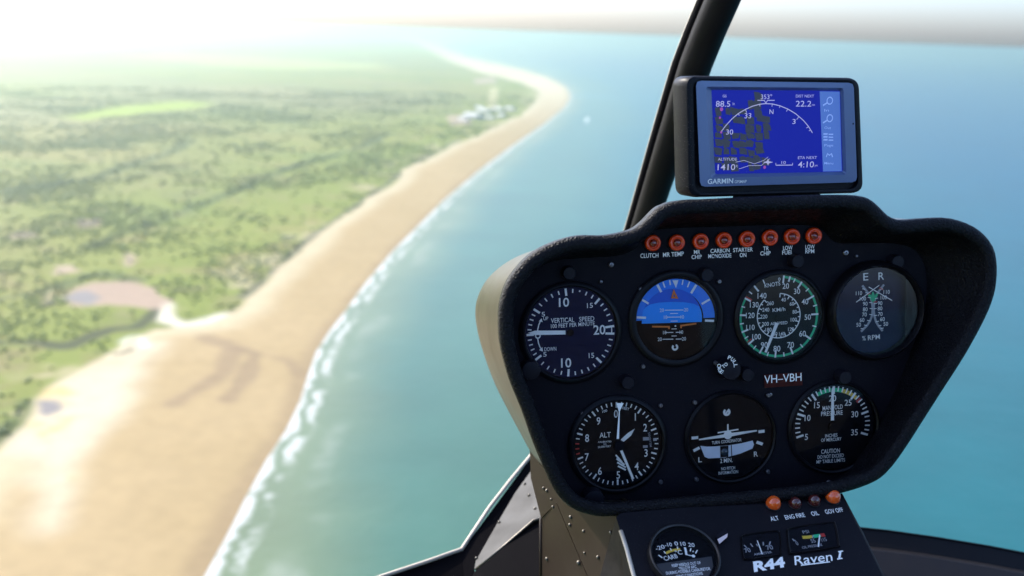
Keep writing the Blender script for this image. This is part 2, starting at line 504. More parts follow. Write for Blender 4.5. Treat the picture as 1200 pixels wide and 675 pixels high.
# sand
sand = sstep(6, -10, vd)
sc = np.tile(np.array([.31, .225, .115]), (len(Q), 1))
sc = mixc(sc, (.335, .245, .13), sstep(.35, .75, N2))
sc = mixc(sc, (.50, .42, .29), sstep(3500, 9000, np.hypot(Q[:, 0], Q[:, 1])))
upper = sstep(-70, -12, vd) * sstep(20, 60, sd)
sc = mixc(sc, (.43, .36, .235), upper * .85)
dune = blob([(18, 512), (60, 470), (105, 440), (150, 415), (190, 405), (182, 440), (150, 480), (120, 520), (92, 575), (60, 620), (40, 560)], 30)
sc = mixc(sc, (.47, .405, .295), dune * .9)
sc = mixc(sc, (.36, .30, .14), dune * sstep(.66, .8, N3) * .5)
spots = blob([(20, 500), (45, 462), (75, 455), (100, 470), (92, 510), (60, 530), (30, 525)], 18)
sc = mixc(sc, (.45, .34, .15), spots * sstep(.42, .6, N3))
for pts, w in [([(238, 398), (268, 408), (300, 416), (336, 424), (352, 440)], 11), ([(275, 412), (262, 440), (228, 462), (205, 475)], 13),
               ([(300, 418), (284, 450), (268, 470)], 9)]:
    sc = mixc(sc, (.20, .138, .088), streak(pts, w) * .62)
sc = mixc(sc, (.24, .17, .095), sstep(26, 4, sdw) * .75)
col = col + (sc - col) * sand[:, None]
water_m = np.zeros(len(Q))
mud = blob([(78, 354), (84, 346), (110, 334), (150, 333), (178, 341), (194, 356), (186, 366), (160, 362), (120, 361), (90, 360)], 12)
col = mixc(col, (.30, .215, .16), mud)
pond = blob([(80, 356), (88, 344), (108, 342), (114, 352), (104, 359)], 10)
pond = np.maximum(pond, blob([(48, 474), (64, 474), (69, 482), (56, 490), (50, 488)], 6))
col = mixc(col, (.19, .17, .17), pond)
creek = np.maximum(streak([(0, 405), (40, 404), (80, 408), (105, 398), (130, 389), (160, 386), (176, 376), (182, 366)], 11, 5),
                   streak([(110, 414), (140, 418), (176, 402)], 3))
col = mixc(col, (.040, .044, .026), creek * .9)
white_sp = np.maximum(blob([(136, 402), (150, 398), (153, 408), (140, 411)], 8), blob([(157, 396), (178, 396), (180, 408), (160, 414)], 9))
col = mixc(col, (.62, .60, .52), white_sp * .8)
col = np.clip(col, .01, .9)
open_m = np.maximum.reduce([mud, pond, creek, white_sp, field, sand, streak([(150, 345), (196, 376), (236, 380)], 18)])


def sheet(name, Zv, keep, color, mt, extra=None):
    idx = np.arange(na * nr).reshape(nr, na)
    a = idx[:-1, :]; b = np.roll(idx, -1, 1)[:-1, :]; c = np.roll(idx, -1, 1)[1:, :]; d = idx[1:, :]
    fq = np.stack([a, b, c, d], -1).reshape(-1, 4)
    fq = fq[keep[fq].any(1)]
    used = np.unique(fq); mp = np.full(na * nr, -1); mp[used] = np.arange(len(used)); fq = mp[fq]
    fq = fq[:, ::-1]
    me = bpy.data.meshes.new(name)
    me.vertices.add(len(used)); me.vertices.foreach_set('co', np.c_[Q[used], Zv[used]].astype(np.float32).ravel())
    me.loops.add(fq.size); me.loops.foreach_set('vertex_index', fq.ravel().astype(np.int32))
    me.polygons.add(len(fq)); me.polygons.foreach_set('loop_start', np.arange(0, fq.size, 4, dtype=np.int32))
    at_ = me.color_attributes.new('albedo', 'FLOAT_COLOR', 'POINT')
    at_.data.foreach_set('color', np.c_[color[used], np.ones(len(used))].astype(np.float32).ravel())
    for k, v in (extra or {}).items():
        e = me.attributes.new(k, 'FLOAT', 'POINT'); e.data.foreach_set('value', v[used].astype(np.float32))
    me.update(); me.validate(); me.materials.append(mt)
    me.polygons.foreach_set('use_smooth', [True] * len(me.polygons))
    o = bpy.data.objects.new(name, me); COL.objects.link(o); o['kind'] = 'structure'
    return o


def ground_mat():
    m = bpy.data.materials.new('coastal_ground'); m.use_nodes = True; n = m.node_tree; p = n.nodes['Principled BSDF']
    at_ = n.nodes.new('ShaderNodeAttribute'); at_.attribute_name = 'albedo'
    g = n.nodes.new('ShaderNodeNewGeometry')
    t = n.nodes.new('ShaderNodeTexNoise'); t.inputs['Scale'].default_value = .06; t.inputs['Detail'].default_value = 6
    n.links.new(g.outputs['Position'], t.inputs['Vector'])
    mr = n.nodes.new('ShaderNodeMapRange'); mr.inputs[1].default_value = .3; mr.inputs[2].default_value = .7
    mr.inputs[3].default_value = .93; mr.inputs[4].default_value = 1.06
    n.links.new(t.outputs[0], mr.inputs[0])
    v = n.nodes.new('ShaderNodeVectorMath'); v.operation = 'SCALE'
    n.links.new(at_.outputs['Color'], v.inputs[0]); n.links.new(mr.outputs[0], v.inputs['Scale'])
    n.links.new(v.outputs[0], p.inputs['Base Color'])
    p.inputs['Roughness'].default_value = .9; p.inputs['Specular IOR Level'].default_value = .15
    b = n.nodes.new('ShaderNodeBump'); b.inputs['Strength'].default_value = .12; b.inputs['Distance'].default_value = 2
    n.links.new(t.outputs[0], b.inputs['Height']); n.links.new(b.outputs[0], p.inputs['Normal'])
    return m


def sea_mat():
    m = bpy.data.materials.new('sea_water'); m.use_nodes = True; n = m.node_tree; p = n.nodes['Principled BSDF']
    at_ = n.nodes.new('ShaderNodeAttribute'); at_.attribute_name = 'albedo'
    sh = n.nodes.new('ShaderNodeAttribute'); sh.attribute_name = 'shore'
    g = n.nodes.new('ShaderNodeNewGeometry')

    def noise(sc, det=5):
        t = n.nodes.new('ShaderNodeTexNoise'); t.inputs['Scale'].default_value = sc; t.inputs['Detail'].default_value = det
        n.links.new(g.outputs['Position'], t.inputs['Vector']); return t.outputs[0]

    def math_(op, a, b, c=None):
        k = n.nodes.new('ShaderNodeMath'); k.operation = op
        for i, v in enumerate((a, b, c)):
            if v is None: continue
            if isinstance(v, (int, float)): k.inputs[i].default_value = v
            else: n.links.new(v, k.inputs[i])
        return k.outputs[0]

    def ramp(x, a, b, c=0., d=1.):
        k = n.nodes.new('ShaderNodeMapRange'); k.interpolation_type = 'SMOOTHSTEP'
        for i, v in enumerate((a, b, c, d)): k.inputs[i + 1].default_value = v
        n.links.new(x, k.inputs[0]); return k.outputs[0]
    big, mid, fine = noise(.006, 3), noise(.022, 6), noise(.09, 6)
    w = math_('ADD', sh.outputs['Fac'], math_('MULTIPLY', math_('SUBTRACT', mid, .5), 46.0))
    swash = ramp(w, 12, 3)
    br1 = math_('MULTIPLY', ramp(w, 14, 22), ramp(w, 34, 24))
    br1 = math_('MULTIPLY', br1, ramp(mid, .42, .60, 0, .85))
    br2 = math_('MULTIPLY', ramp(w, 42, 56), ramp(w, 86, 60))
    br2 = math_('MULTIPLY', br2, ramp(big, .50, .60))
    foam = math_('MAXIMUM', swash, math_('MAXIMUM', br1, math_('MULTIPLY', br2, .18)))
    foam = math_('MULTIPLY', foam, ramp(fine, .22, .50, .45, 1.0))
    foam = math_('MINIMUM', foam, 1.0)
    streaks = math_('MULTIPLY', math_('SUBTRACT', big, .5), .5)
    v = n.nodes.new('ShaderNodeVectorMath'); v.operation = 'SCALE'
    n.links.new(at_.outputs['Color'], v.inputs[0]); n.links.new(math_('ADD', streaks, 1.0), v.inputs['Scale'])
    mx = n.nodes.new('ShaderNodeMix'); mx.data_type = 'RGBA'
    n.links.new(foam, mx.inputs[0]); n.links.new(v.outputs[0], mx.inputs[6]); mx.inputs[7].default_value = (.47, .48, .46, 1)
    n.links.new(mx.outputs[2], p.inputs['Base Color'])
    n.links.new(math_('ADD', math_('MULTIPLY', foam, .5), .33), p.inputs['Roughness'])
    p.inputs['IOR'].default_value = 1.33; p.inputs['Specular IOR Level'].default_value = .32
    b = n.nodes.new('ShaderNodeBump'); b.inputs['Strength'].default_value = .35; b.inputs['Distance'].default_value = 1.2
    n.links.new(math_('ADD', fine, math_('MULTIPLY', mid, 2.0)), b.inputs['Height']); n.links.new(b.outputs[0], p.inputs['Normal'])
    return m


rel = np.clip(sd * .03, -4, 3) + np.where(vd > 0, (N2 - .3) * 8 * sstep(0, 200, vd), (N3 - .5) * 1.2 * sstep(20, 60, sd))
land = sheet('terrain', GZ + rel, sd > -120, col, ground_mat())
off = np.clip(-sd, 0, None)
wc = np.tile(np.array([.115, .155, .082]), (len(Q), 1))
wc = mixc(wc, (.044, .115, .083), sstep(20, 150, off + (N2 - .5) * 60))
wc = mixc(wc, (.008, .086, .098), sstep(200, 620, off + (N1 - .5) * 200))
wc = mixc(wc, (.001, .058, .100), sstep(550, 1900, off + (N1 - .5) * 400))
bar = streak([(668, 112), (700, 113), (740, 116)], 90)
wc = mixc(wc, (.05, .17, .19), bar * .6 * (sd < 0))
wc = mixc(wc, (.62, .64, .62), streak([(688.5, 140.6), (687.6, 144)], 7, 4))
sea = sheet('sea', np.full(len(Q), GZ), sd < 60, wc, sea_mat(), {'shore': off})

# the scrub and trees as one mass of leafy clumps
ico = bpy.data.meshes.new('ico')
import bmesh
bm_ = bmesh.new(); bmesh.ops.create_icosphere(bm_, subdivisions=1, radius=1.0)
IV = np.array([v.co[:] for v in bm_.verts]); bm_.verts.ensure_lookup_table(); IFc = np.array([[v.index for v in f.verts] for f in bm_.faces]); bm_.free()
bpy.data.meshes.remove(ico)
NC = 90000
ca = np.radians(rng.uniform(-30, 4, NC)); cr = np.exp(rng.uniform(math.log(950), math.log(7000), NC))
K = np.c_[cr * np.sin(ca), cr * np.cos(ca)]
gi = np.clip(np.searchsorted(rg, cr), 0, nr - 1); ai = np.clip(np.searchsorted(az, np.degrees(ca)), 0, na - 1); gid = gi * na + ai
wood = sstep(.44, .60, fbm(K + 3000, 260, 4))
darkness = 1 - np.clip(col[gid].sum(1) / .25, 0, 1)
dens = (.06 + .6 * wood) * (1 - .55 * near_coast[gid]) + darkness * 1.2
ok = (vd[gid] > 4) & (open_m[gid] < .3) & (rng.random(NC) < dens)
K, cr, gid = K[ok], cr[ok], gid[ok]
sz = rng.uniform(1.8, 4.2, len(K)) * np.clip(cr / 1500, 1, 3.0)
hgt = rng.uniform(.55, .95, len(K))
jit = 1 + (rng.random((len(K), len(IV))) - .5) * .6
V = IV[None] * jit[..., None]
V = V * sz[:, None, None]; V[..., 2] *= .8 * (hgt * np.clip(1500 / cr, .45, 1))[:, None]
V[..., 0] += K[:, 0, None]; V[..., 1] += K[:, 1, None]; V[..., 2] += (GZ + rel[gid] + sz * .35)[:, None]
Fq = (IFc[None] + (np.arange(len(K)) * len(IV))[:, None, None]).reshape(-1, 3)
me = bpy.data.meshes.new('scrub'); me.vertices.add(V.size // 3); me.vertices.foreach_set('co', V.astype(np.float32).ravel())
me.loops.add(Fq.size); me.loops.foreach_set('vertex_index', Fq.ravel().astype(np.int32))
me.polygons.add(len(Fq)); me.polygons.foreach_set('loop_start', np.arange(0, Fq.size, 3, dtype=np.int32))
tint = np.clip(col[gid] * rng.uniform(.86, 1.18, (len(K), 1)) * np.array([.92, 1.0, .95])[None], .02, .4)
ca_ = me.color_attributes.new('albedo', 'FLOAT_COLOR', 'POINT')
ca_.data.foreach_set('color', np.c_[np.repeat(tint, len(IV), 0), np.ones(len(K) * len(IV))].astype(np.float32).ravel())
me.update(); me.validate()
fm = bpy.data.materials.new('scrub_leaves'); fm.use_nodes = True
_a = fm.node_tree.nodes.new('ShaderNodeAttribute'); _a.attribute_name = 'albedo'
fm.node_tree.links.new(_a.outputs['Color'], fm.node_tree.nodes['Principled BSDF'].inputs['Base Color'])
fm.node_tree.nodes['Principled BSDF'].inputs['Roughness'].default_value = .8
me.materials.append(fm)
so = bpy.data.objects.new('coastal_scrub', me); COL.objects.link(so); so['kind'] = 'stuff'
so['label'] = 'green scrub and low trees covering the land behind the beach'

# village and boat -----------------------------------------------------
def ground_empty(name, x, y, rz, z=GZ + 3.0):
    g = gp(x, y); e = bpy.data.objects.new(name, None); COL.objects.link(e); e.location = (g[0], g[1], z); e.rotation_euler.z = R(rz); return e


houses = [(554, 140, 62, 34, 12, -40, 'long low white building nearest the dirt strip end, beside the beach scrub'),
          (568, 133, 55, 26, 9, -48, 'largest pale building in the middle of the village by the beach'),
          (584, 131, 46, 24, 8, -44, 'wide white roofed building right behind the largest pale building'),
          (573, 140.5, 38, 18, 7, -35, 'small white building in the front row of the beach village'),
          (598, 130, 40, 20, 8, -52, 'white building at the seaward end of the beach village'),
          (562, 128.5, 34, 18, 7, -50, 'small pale building at the back of the village near the dirt strip'),
          (543, 142.5, 36, 18, 6, -38, 'lone pale building standing apart at the inland end of the village'),
          (587, 138, 30, 18, 7, -45, 'small white building close to the sand in the beach village')]
for x, y, L, D, Hh, rz, lab in houses:
    L *= 1.5; D *= 1.7; Hh *= 1.5
    e = ground_empty('house', x, y, rz); tag(e, lab, 'house', 'buildings of the beach village')
    b = MB(); box(b, -L / 2, L / 2, -D / 2, D / 2, -4, Hh); b.build('wall', MT['housewall'], e)
    b = MB(); l, d, t = L / 2 + 1.2, D / 2 + 1.2, Hh + D * .22
    b.add([(-l, -d, Hh - .3), (l, -d, Hh - .3), (l, 0, t), (-l, 0, t), (-l, d, Hh - .3), (l, d, Hh - .3)],
          [(0, 1, 2, 3), (3, 2, 5, 4), (0, 3, 4), (1, 5, 2), (0, 4, 5, 1)])
    b.build('roof', MT['houseroof'], e)
    for k in range(5):
        xw = -L * .4 + k * L * .2
        b = MB(); box(b, xw - 1.2, xw + 1.2, -D / 2 - .06, -D / 2 + .1, Hh * .25, Hh * .7)
        b.build('window', MT['boatdark'], e)

e = ground_empty('boat', 688, 140, 70, GZ + .0); e.scale = (1.5, 1.5, 1.5); e.rotation_euler.z = R(106)
tag(e, 'small white boat alone on the blue water off the sandy point', 'boat')
b = MB(); st = []
for t, w in [(-13, 3.2), (-9, 3.9), (0, 4.1), (7, 3.1), (12, 1.2), (14.5, .12)]:
    st.append([(t, -w, 2.6 + max(0, t) * .07), (t, -w * .7, -.8), (t, w * .7, -.8), (t, w, 2.6 + max(0, t) * .07)])
rings(b, st, closed=True, cap0=True, cap1=True); b.build('hull', MT['boat'], e, True, 40)
b = MB(); box(b, -7, 4, -2.6, 2.6, 2.5, 5.4); box(b, -5, 1, -2.1, 2.1, 5.4, 7.4); b.build('cabin', MT['boat'], e)
b = MB(); box(b, -4.9, 1.06, -2.16, 2.16, 5.9, 6.8); b.build('window_band', MT['boatdark'], e)
b = MB(); tube(b, [(-1, 0, 7.3), (-1, 0, 13.5)], .22, 8); b.build('mast', MT['boat'], e)

# haze ---------------------------------------------------------------
hm = bpy.data.materials.new('haze_air'); hm.use_nodes = True; n = hm.node_tree
n.nodes.remove(n.nodes['Principled BSDF'])
pv = n.nodes.new('ShaderNodeVolumePrincipled'); pv.inputs['Color'].default_value = (.58, .70, .60, 1)
pv.inputs['Density'].default_value = 7.5e-5; pv.inputs['Anisotropy'].default_value = .8
n.links.new(pv.outputs[0], n.nodes['Material Output'].inputs['Volume'])
b = MB(); box(b, -152000, 152000, -152000, 152000, GZ - 6, 10.0)
hz = b.build('haze', hm); hz['kind'] = 'stuff'; hz['label'] = 'pale sea haze over the coast and the far horizon'

# ------------------------------------------------------------------ instrument pod
PL = Plane(ray(840, 440) * .80, 8, 8, 3)
LIP = .045
BACKZ = -.14
OUTER = [(585, 375), (586, 400), (590, 420), (597, 445), (604, 463), (613, 485), (625, 519), (637, 548), (651, 577), (669, 596), (692, 605), (713, 607),
         (760, 604), (800, 600), (860, 595), (920, 589), (960, 584), (985, 580), (1012, 572), (1033, 562), (1049, 546), (1066, 522), (1082, 497), (1105, 461),
         (1135, 414), (1158, 371), (1168, 344), (1171, 318), (1169, 297), (1162, 282), (1149, 269), (1134, 261), (1119, 256.5), (1105, 255), (1079, 256.5),
         (1062, 258), (1052, 257), (1042, 252), (1033, 243), (1024, 235), (1014, 230.5), (993, 228.5), (940, 229), (880, 231), (825, 233.5), (807, 234),
         (787, 237), (779, 240), (771, 244), (760, 255), (753, 262), (740, 270), (710, 276), (683, 276), (662, 280), (641, 288), (622, 299), (606, 315),
         (594, 333), (587, 354)]
INNER = [(599, 375), (602, 405), (609, 440), (620, 480), (634, 515), (647, 548), (660, 572), (676, 588), (700, 595), (740, 594), (800, 590), (860, 585),
         (920, 579), (958, 570), (990, 553), (1010, 528), (1030, 495), (1050, 455), (1070, 405), (1083, 365), (1086, 330), (1081, 305), (1070, 292), (1055, 286.5),
         (1033, 284.7), (1008, 285), (988, 285.5), (977, 283), (968, 274), (960, 267), (945, 264), (900, 264), (850, 265.5), (790, 267.5), (768, 270),
         (757, 277), (748, 287), (736, 296), (720, 300), (690, 302), (655, 305), (632, 313), (616, 328), (605, 348)]
BACK = [(557, 365), (560, 390), (568, 418), (580, 450), (595, 480), (610, 508), (625, 534), (645, 556), (670, 575), (720, 585), (780, 582), (860, 578), (960, 560), (1020, 530),
        (1060, 480), (1100, 410), (1125, 350), (1125, 315), (1105, 290), (1075, 276), (1045, 272), (1015, 262), (990, 252), (940, 250), (880, 251), (825, 254),
        (795, 260), (765, 278), (735, 288), (700, 290), (672, 288), (640, 290), (612, 298), (590, 310), (572, 326), (561, 345)]
pod = thing(PL, 'instrument_panel', 'black pod shaped cockpit panel with padded rim holding seven round gauges', 'instrument panel', 840, 440)
NR = 260


def contour(px, z):
    P = smooth_closed([pod.p(x, y, z)[:2] for x, y in px], 6)
    return polar_resample(P, np.array([0., .0]), NR)


O_, I_, B_ = contour(OUTER, LIP), contour(INNER, 0.0), contour(BACK, BACKZ)


def r3(P, z): return [(p[0], p[1], z) for p in P]


def inset(P, d):
    t = np.roll(P, -1, 0) - np.roll(P, 1, 0); t /= np.linalg.norm(t, axis=1)[:, None]
    return P + np.c_[-t[:, 1], t[:, 0]] * d


b = MB()
LP = inset(O_, .011)
prof = [r3(I_, 0.0)]
for k in (.25, .5, .75): prof.append(r3(I_ + (LP - I_) * k, (LIP - .004) * k))
prof.append(r3(LP, LIP - .004))
for a in range(1, 9):
    t = math.pi * a / 9
    prof.append(r3(inset(O_, .0055 + .0055 * math.cos(t)), LIP - .004 + .0045 * math.sin(t)))
prof.append(r3(O_, LIP - .004)); prof.append(r3(inset(O_, .0004), LIP - .014)); prof.append(r3(inset(O_, .003), LIP - .020))
rings(b, prof); b.build('padded_rim', MT['rim'], pod.e, True, 50)
b = MB(); b.poly(r3(I_, 0.0)); b.build('panel_face', MT['face'], pod.e)
b = MB()
S0 = inset(O_, .003)
prof = [r3(S0, LIP - .020)]
for k in (.15, .35, .55, .75, .9, 1.0):
    q = S0 + (B_ - S0) * k; prof.append(r3(q, LIP - .020 + (BACKZ - LIP + .020) * k))
cb = B_.mean(0)
for k, dz in ((.97, .012), (.90, .022), (.7, .032), (.3, .036)): prof.append(r3(cb + (B_ - cb) * k, BACKZ - dz))
rings(b, prof, cap1=True); b.build('pod_shell', MT['pod'], pod.e, True, 60)


def lamp(f, x, y, r, lensm, core=True, parent=None, h=.9, zz=0.0):
    """a domed press-to-test lamp: metal collar, moulded lens, core seen through its rim"""
    c = f.p(x, y, zz); q = f.m(x, y, r, zz)
    b = MB(); lathe(b, [(q * 1.06, 0), (q * 1.06, q * .15), (q * 1.0, q * .22), (q * .9, q * .20)], c, 28)
    b.v = [(v[0], v[1], v[2] + c[2]) for v in b.v]
    col_ = b.build('warning_light', MT['ring'], parent, True, 40)
    b = MB(); pr = [(q * .98, q * .25)]
    for a in range(1, 8):
        t = math.pi / 2 * a / 8
        pr.append((q * .98 * math.cos(t), q * .25 + q * h * math.sin(t)))
    if core:
        pr = [(q * .98, q * .25), (q * .99, q * .45), (q * .94, q * .62), (q * .82, q * .74), (q * .70, q * .74), (q * .60, q * .62), (q * .50, q * .55)]
    lathe(b, pr + [(0, pr[-1][1])] if not core else pr, c, 28)
    b.v = [(v[0], v[1], v[2] + c[2]) for v in b.v]
    b.build('lens', lensm, col_, True, 60)
    if core:
        b = MB(); pr = [(q * .50, q * .50)]
        for a in range(1, 7):
            t = math.pi / 2 * a / 6; pr.append((q * .5 * math.cos(t), q * .50 + q * .35 * math.sin(t)))
        lathe(b, pr, c, 20); b.v = [(v[0], v[1], v[2] + c[2]) for v in b.v]
        b.build('lamp_core', MT['filament'], col_, True, 60)
    return col_


TOPL = [(764, 284.5), (792, 284), (819.8, 282.6), (847, 281.2), (874, 279.8), (900.8, 278.2), (926.6, 277), (952, 276)]
for x, y in TOPL: lamp(pod, x, y, 9.6, MT['lens'], True, pod.e)
LEG = [('CLUTCH', 750.5, 302.3, 771.6, 301.6, 5), ('MR TEMP', 777, 301.2, 801.3, 299.8, 5), ('MR', 813.2, 297.7, 820.5, 297.4, 4.5),
       ('CHIP', 810.5, 303.6, 822.4, 303, 4.5), ('CARBON', 832.6, 296.5, 855, 295.5, 4.6), ('MONOXIDE', 830, 302.6, 857, 301.6, 4.6),
       ('STARTER', 859.2, 295.5, 882.2, 294.5, 4.6), ('ON', 866.9, 301.3, 874.6, 301, 4.6), ('TR', 894.3, 293.6, 901, 293.3, 4.6),
       ('CHIP', 891, 299.4, 903, 298.8, 4.6), ('LOW', 917.7, 293, 928.8, 292.4, 4.6), ('FUEL', 916.7, 298.4, 929.2, 297.8, 4.6),
       ('LOW', 943.8, 291.7, 954.7, 291.2, 4.6), ('RPM', 943.8, 297, 954.3, 296.5, 4.6)]
for grp in ([0], [1], [2, 3], [4, 5], [6, 7], [8, 9], [10, 11], [12, 13]):
    b = MB()
    for k in grp: pod.text(b, *LEG[k], z=.0004, bold=.02)
    b.build('lettering', MT['white'], pod.e)
# small round lamp hoods over the gauges, screws, registration plate
for x, y in [(665, 319), (825, 321), (930, 305), (1046, 306), (872, 437), (733, 446), (985, 440)]:
    q = pod.m(x, y, 8); c = pod.p(x, y)
    b = MB(); lathe(b, [(q, 0), (q, .007), (q * .85, .009), (0.0, .009)], c, 24); b.build('post_light', MT['knob'], pod.e, True, 40)
SCR = [(716, 310, 3.2), (990.5, 296, 3.4), (634, 504, 3.4), (735, 601 - 12, 3.0), (1060, 466, 2.6), (971, 565, 3.0), (902, 462, 2.4), (849, 588 - 8, 2.6),
       (704, 330, 2.0), (1003, 300, 1.6), (838, 301, 1.4)]
for x, y, r in SCR:
    q = pod.m(x, y, r); c = pod.p(x, y)
    b = MB(); lathe(b, [(q, 0), (q, .0012), (q * .75, .002), (q * .35, .0021), (q * .25, .0010), (0, .0008)], c, 16); b.build('screw', MT['screw'], pod.e, True, 30)
b = MB(); P4 = [(895, 439), (940, 436), (940.5, 451.5), (896, 454.5)]
prism(b, [pod.p(x, y, .001) for x, y in reversed(P4)], [pod.p(x, y, 0.0001) for x, y in reversed(P4)])
pl_ = b.build('registration_plate', MT['redplate'], pod.e)
b = MB(); pod.text(b, 'VH–VBH', 895.7, 449.4, 939.3, 446.2, 9.3, z=.0015, bold=.0); b.build('lettering', MT['white'], pl_)
for x, y, r, lab in [(693, 581, 12, None), (620, 431, 11, None)]:
    q = pod.m(x, y, r); c = pod.p(x, y)
    b = MB(); ns = 36
    rs = []
    for rr, z in [(1.0, 0), (1.0, .009), (.93, .012), (.6, .0125)]:
        rs.append([(c[0] + q * rr * (1 + .03 * (i % 2)) * math.cos(2 * math.pi * i / ns), c[1] + q * rr * (1 + .03 * (i % 2)) * math.sin(2 * math.pi * i / ns), z) for i in range(ns)])
    rings(b, rs, cap1=True); b.build('knob', MT['knob'], pod.e, True, 35)

# ------------------------------------------------------------------ gauges
GL = 'flight gauges set into the panel'


def gauge(name, label, x, y, rp, dialm, depth=.004, rim=1.10, flat=False, screws=(), hole=1.0, proud=.0045):
    """case ring standing on the panel, a sunk dial and a cover glass"""
    f = thing(PL, name, label, 'gauge', x, y, GL)
    q = f.m(x, y, rp)
    b = MB()
    lathe(b, [(q * rim * 1.03, .0002), (q * rim * 1.03, proud * .55), (q * (rim * .99), proud * .9), (q * (rim * .95 if rim > 1.08 else rim * .98), proud),
              (q * 1.015 * hole, proud * .8), (q * 1.005 * hole, proud * .45), (q * 1.0 * hole, .0003 + proud - depth)], (0, 0), 72)
    b.f = [t for t in b.f if len(t) == 4]
    b.build('bezel', MT['bezel'], f.e, True, 35)
    zd = proud - depth + .0004
    b = MB(); f.disc(b, x, y, rp * 1.005, zd, 72); b.build('dial_face', dialm, f.e)
    b = MB(); zg = proud * .62
    b.poly([(q * 1.004 * math.cos(2 * math.pi * i / 60), q * 1.004 * math.sin(2 * math.pi * i / 60), zg) for i in range(60)]); b.build('glass', MT['glass'], f.e)
    for sx, sy in screws:
        c = f.p(sx, sy); qs = f.m(sx, sy, 2.6)
        b = MB(); lathe(b, [(qs, .0003), (qs, .0022), (qs * .7, .003), (qs * .3, .003), (qs * .2, .002), (0, .002)], c, 14)
        b.build('screw', MT['screw'], f.e, True, 30)
    f.z = zd + .00025
    return f


ROLL = 3.7
# vertical speed
vs = gauge('vertical_speed_indicator', 'round vertical speed gauge with a white needle pointing left to zero', 668.5, 389.4, 53, MT['dialblue'], depth=.0042)
z = vs.z
X, Y = 668.8, 389.6


def vsang(v):
    return 270 + np.sign(v) * np.interp(abs(v), [0, 5, 10, 15, 20], [0, 35, 85, 133, 175]) if v else 270


b = MB()
for v in range(-20, 21):
    maj = v % 5 == 0
    a = vsang(v)
    if v in (12,): vs.tick(b, X, Y, a, 48, 50, 1.8, z)
    else: vs.tick(b, X, Y, a, 41 if abs(v) == 20 else 43 if maj else 46, 51.6 if maj else 50.6, 2.6 if maj else 1.5, z)
vs.ringf(b, X, Y, 47.8, 49.0, z, 86, 94, 6)
b.build('scale_marks', MT['white'], vs.e)
b = MB()
for t in [('10', 655, 359.5, 667, 359, 10), ('10', 657.5, 430.7, 669.5, 430.2, 10.4), ('20', 695.5, 392.2, 709.5, 391.4, 10.6), ('15', 688, 361, 694.9, 360.5, 5.6),
          ('15', 690, 419.6, 696.3, 419.2, 5.8), ('5', 634.8, 371, 638.8, 370.7, 5.2), ('5', 636.7, 418, 640.7, 417.7, 5.2), ('UP', 637, 375.4, 642.7, 374.8, 3.9),
          ('DOWN', 638, 411.6, 652, 410.8, 4.4), ('VERTICAL', 645.7, 378.6, 673, 377.2, 5.4), ('SPEED', 678.7, 376.9, 696.5, 375.9, 5.4),
          ('100 FEET PER MINUTE', 645.7, 384.6, 697, 381.2, 4.5)]:
    vs.text(b, *t, z=z, bold=.014)
vs.path(b, [(633.2, 376.5), (631.3, 381), (630.2, 386), (630, 390)], 1.3, z); vs.path(b, [(630.2, 397), (631, 402), (632.5, 406), (634.6, 410)], 1.3, z)
vs.poly(b, [(634.6, 373), (636, 377.4), (631.4, 376.6)], z); vs.poly(b, [(636.4, 412), (631.6, 410.3), (635.5, 406.8)], z)
vs.ringf(b, 630.3, 393.6, 2.0, 3.4, z, n=20)
b.build('lettering', MT['white'], vs.e)
b = MB()
prism(b, [vs.p(*q, z + .0012) for q in reversed([(618.5, 390.2), (627, 387.4), (662.6, 387.3), (662.8, 392), (627, 392.6)])],
      [vs.p(*q, z + .0007) for q in reversed([(618.5, 390.2), (627, 387.4), (662.6, 387.3), (662.8, 392), (627, 392.6)])])
b.build('needle', MT['white'], vs.e)
b = MB(); lathe(b, [(vs.m(X, Y, 4), z), (vs.m(X, Y, 4), z + .001), (0, z + .0012)], vs.p(668, 389.5)[:2], 20); b.build('hub', MT['dial'], vs.e, True, 40)

# attitude
ai_ = gauge('attitude_indicator', 'round horizon gauge with a bright blue upper half and brown lower half', 792, 373, 48, MT['earth'], depth=.0043, rim=1.14, hole=.985,
            screws=[(750, 338.5), (842, 329.5), (753, 429), (838, 425)])
z = ai_.z
X, Y = 791.7, 374
b = MB(); ai_.ringf(b, X, Y, 33, 46.5, z, 270 + 1, 450 + 1, 48); b.build('sky_ring', MT['skyring'], ai_.e)
b = MB()
c = np.array(ai_.p(787.5, 374, z)); q = ai_.m(787.5, 374, 35.4, z)
h0 = np.array(ai_.p(752, 379.3, z + .0002)); h1 = np.array(ai_.p(822.5, 377.2, z + .0002))
A = [math.pi * (1.0 - i / 40) for i in range(41)]
up = [tuple(c + q * np.array([math.cos(a), math.sin(a), 0]) + np.array([0, 0, .0002])) for a in A]
b.poly([tuple(h0)] + up + [tuple(h1)]); b.build('ball_sky', MT['skytop'], ai_.e)
b = MB(); ai_.poly(b, [(752, 379.4), (752.4, 371), (753.3, 365), (756, 360.5), (762, 356.8), (772, 354.6), (787, 353.8), (803, 354.3), (813, 356), (819, 359), (821.6, 364), (822.6, 370), (822.5, 377.2)][::-1], z + .0004)
b.build('ball_band', MT['skyball'], ai_.e)
b = MB(); pts = [(752, 379.3)] + [(787.5 + 35.4 * math.cos(R(a)), 378.4 + 35.4 * .97 * math.sin(R(a))) for a in range(176, 0, -6)] + [(822.5, 377.2)]
ai_.poly(b, pts, z + .0002); b.build('ball_ground', mat('horizon_ball_brown', (.018, .008, .005), .6, noise=.2, nscale=200, spec=.1), ai_.e)
b = MB(); zz = z + .0006
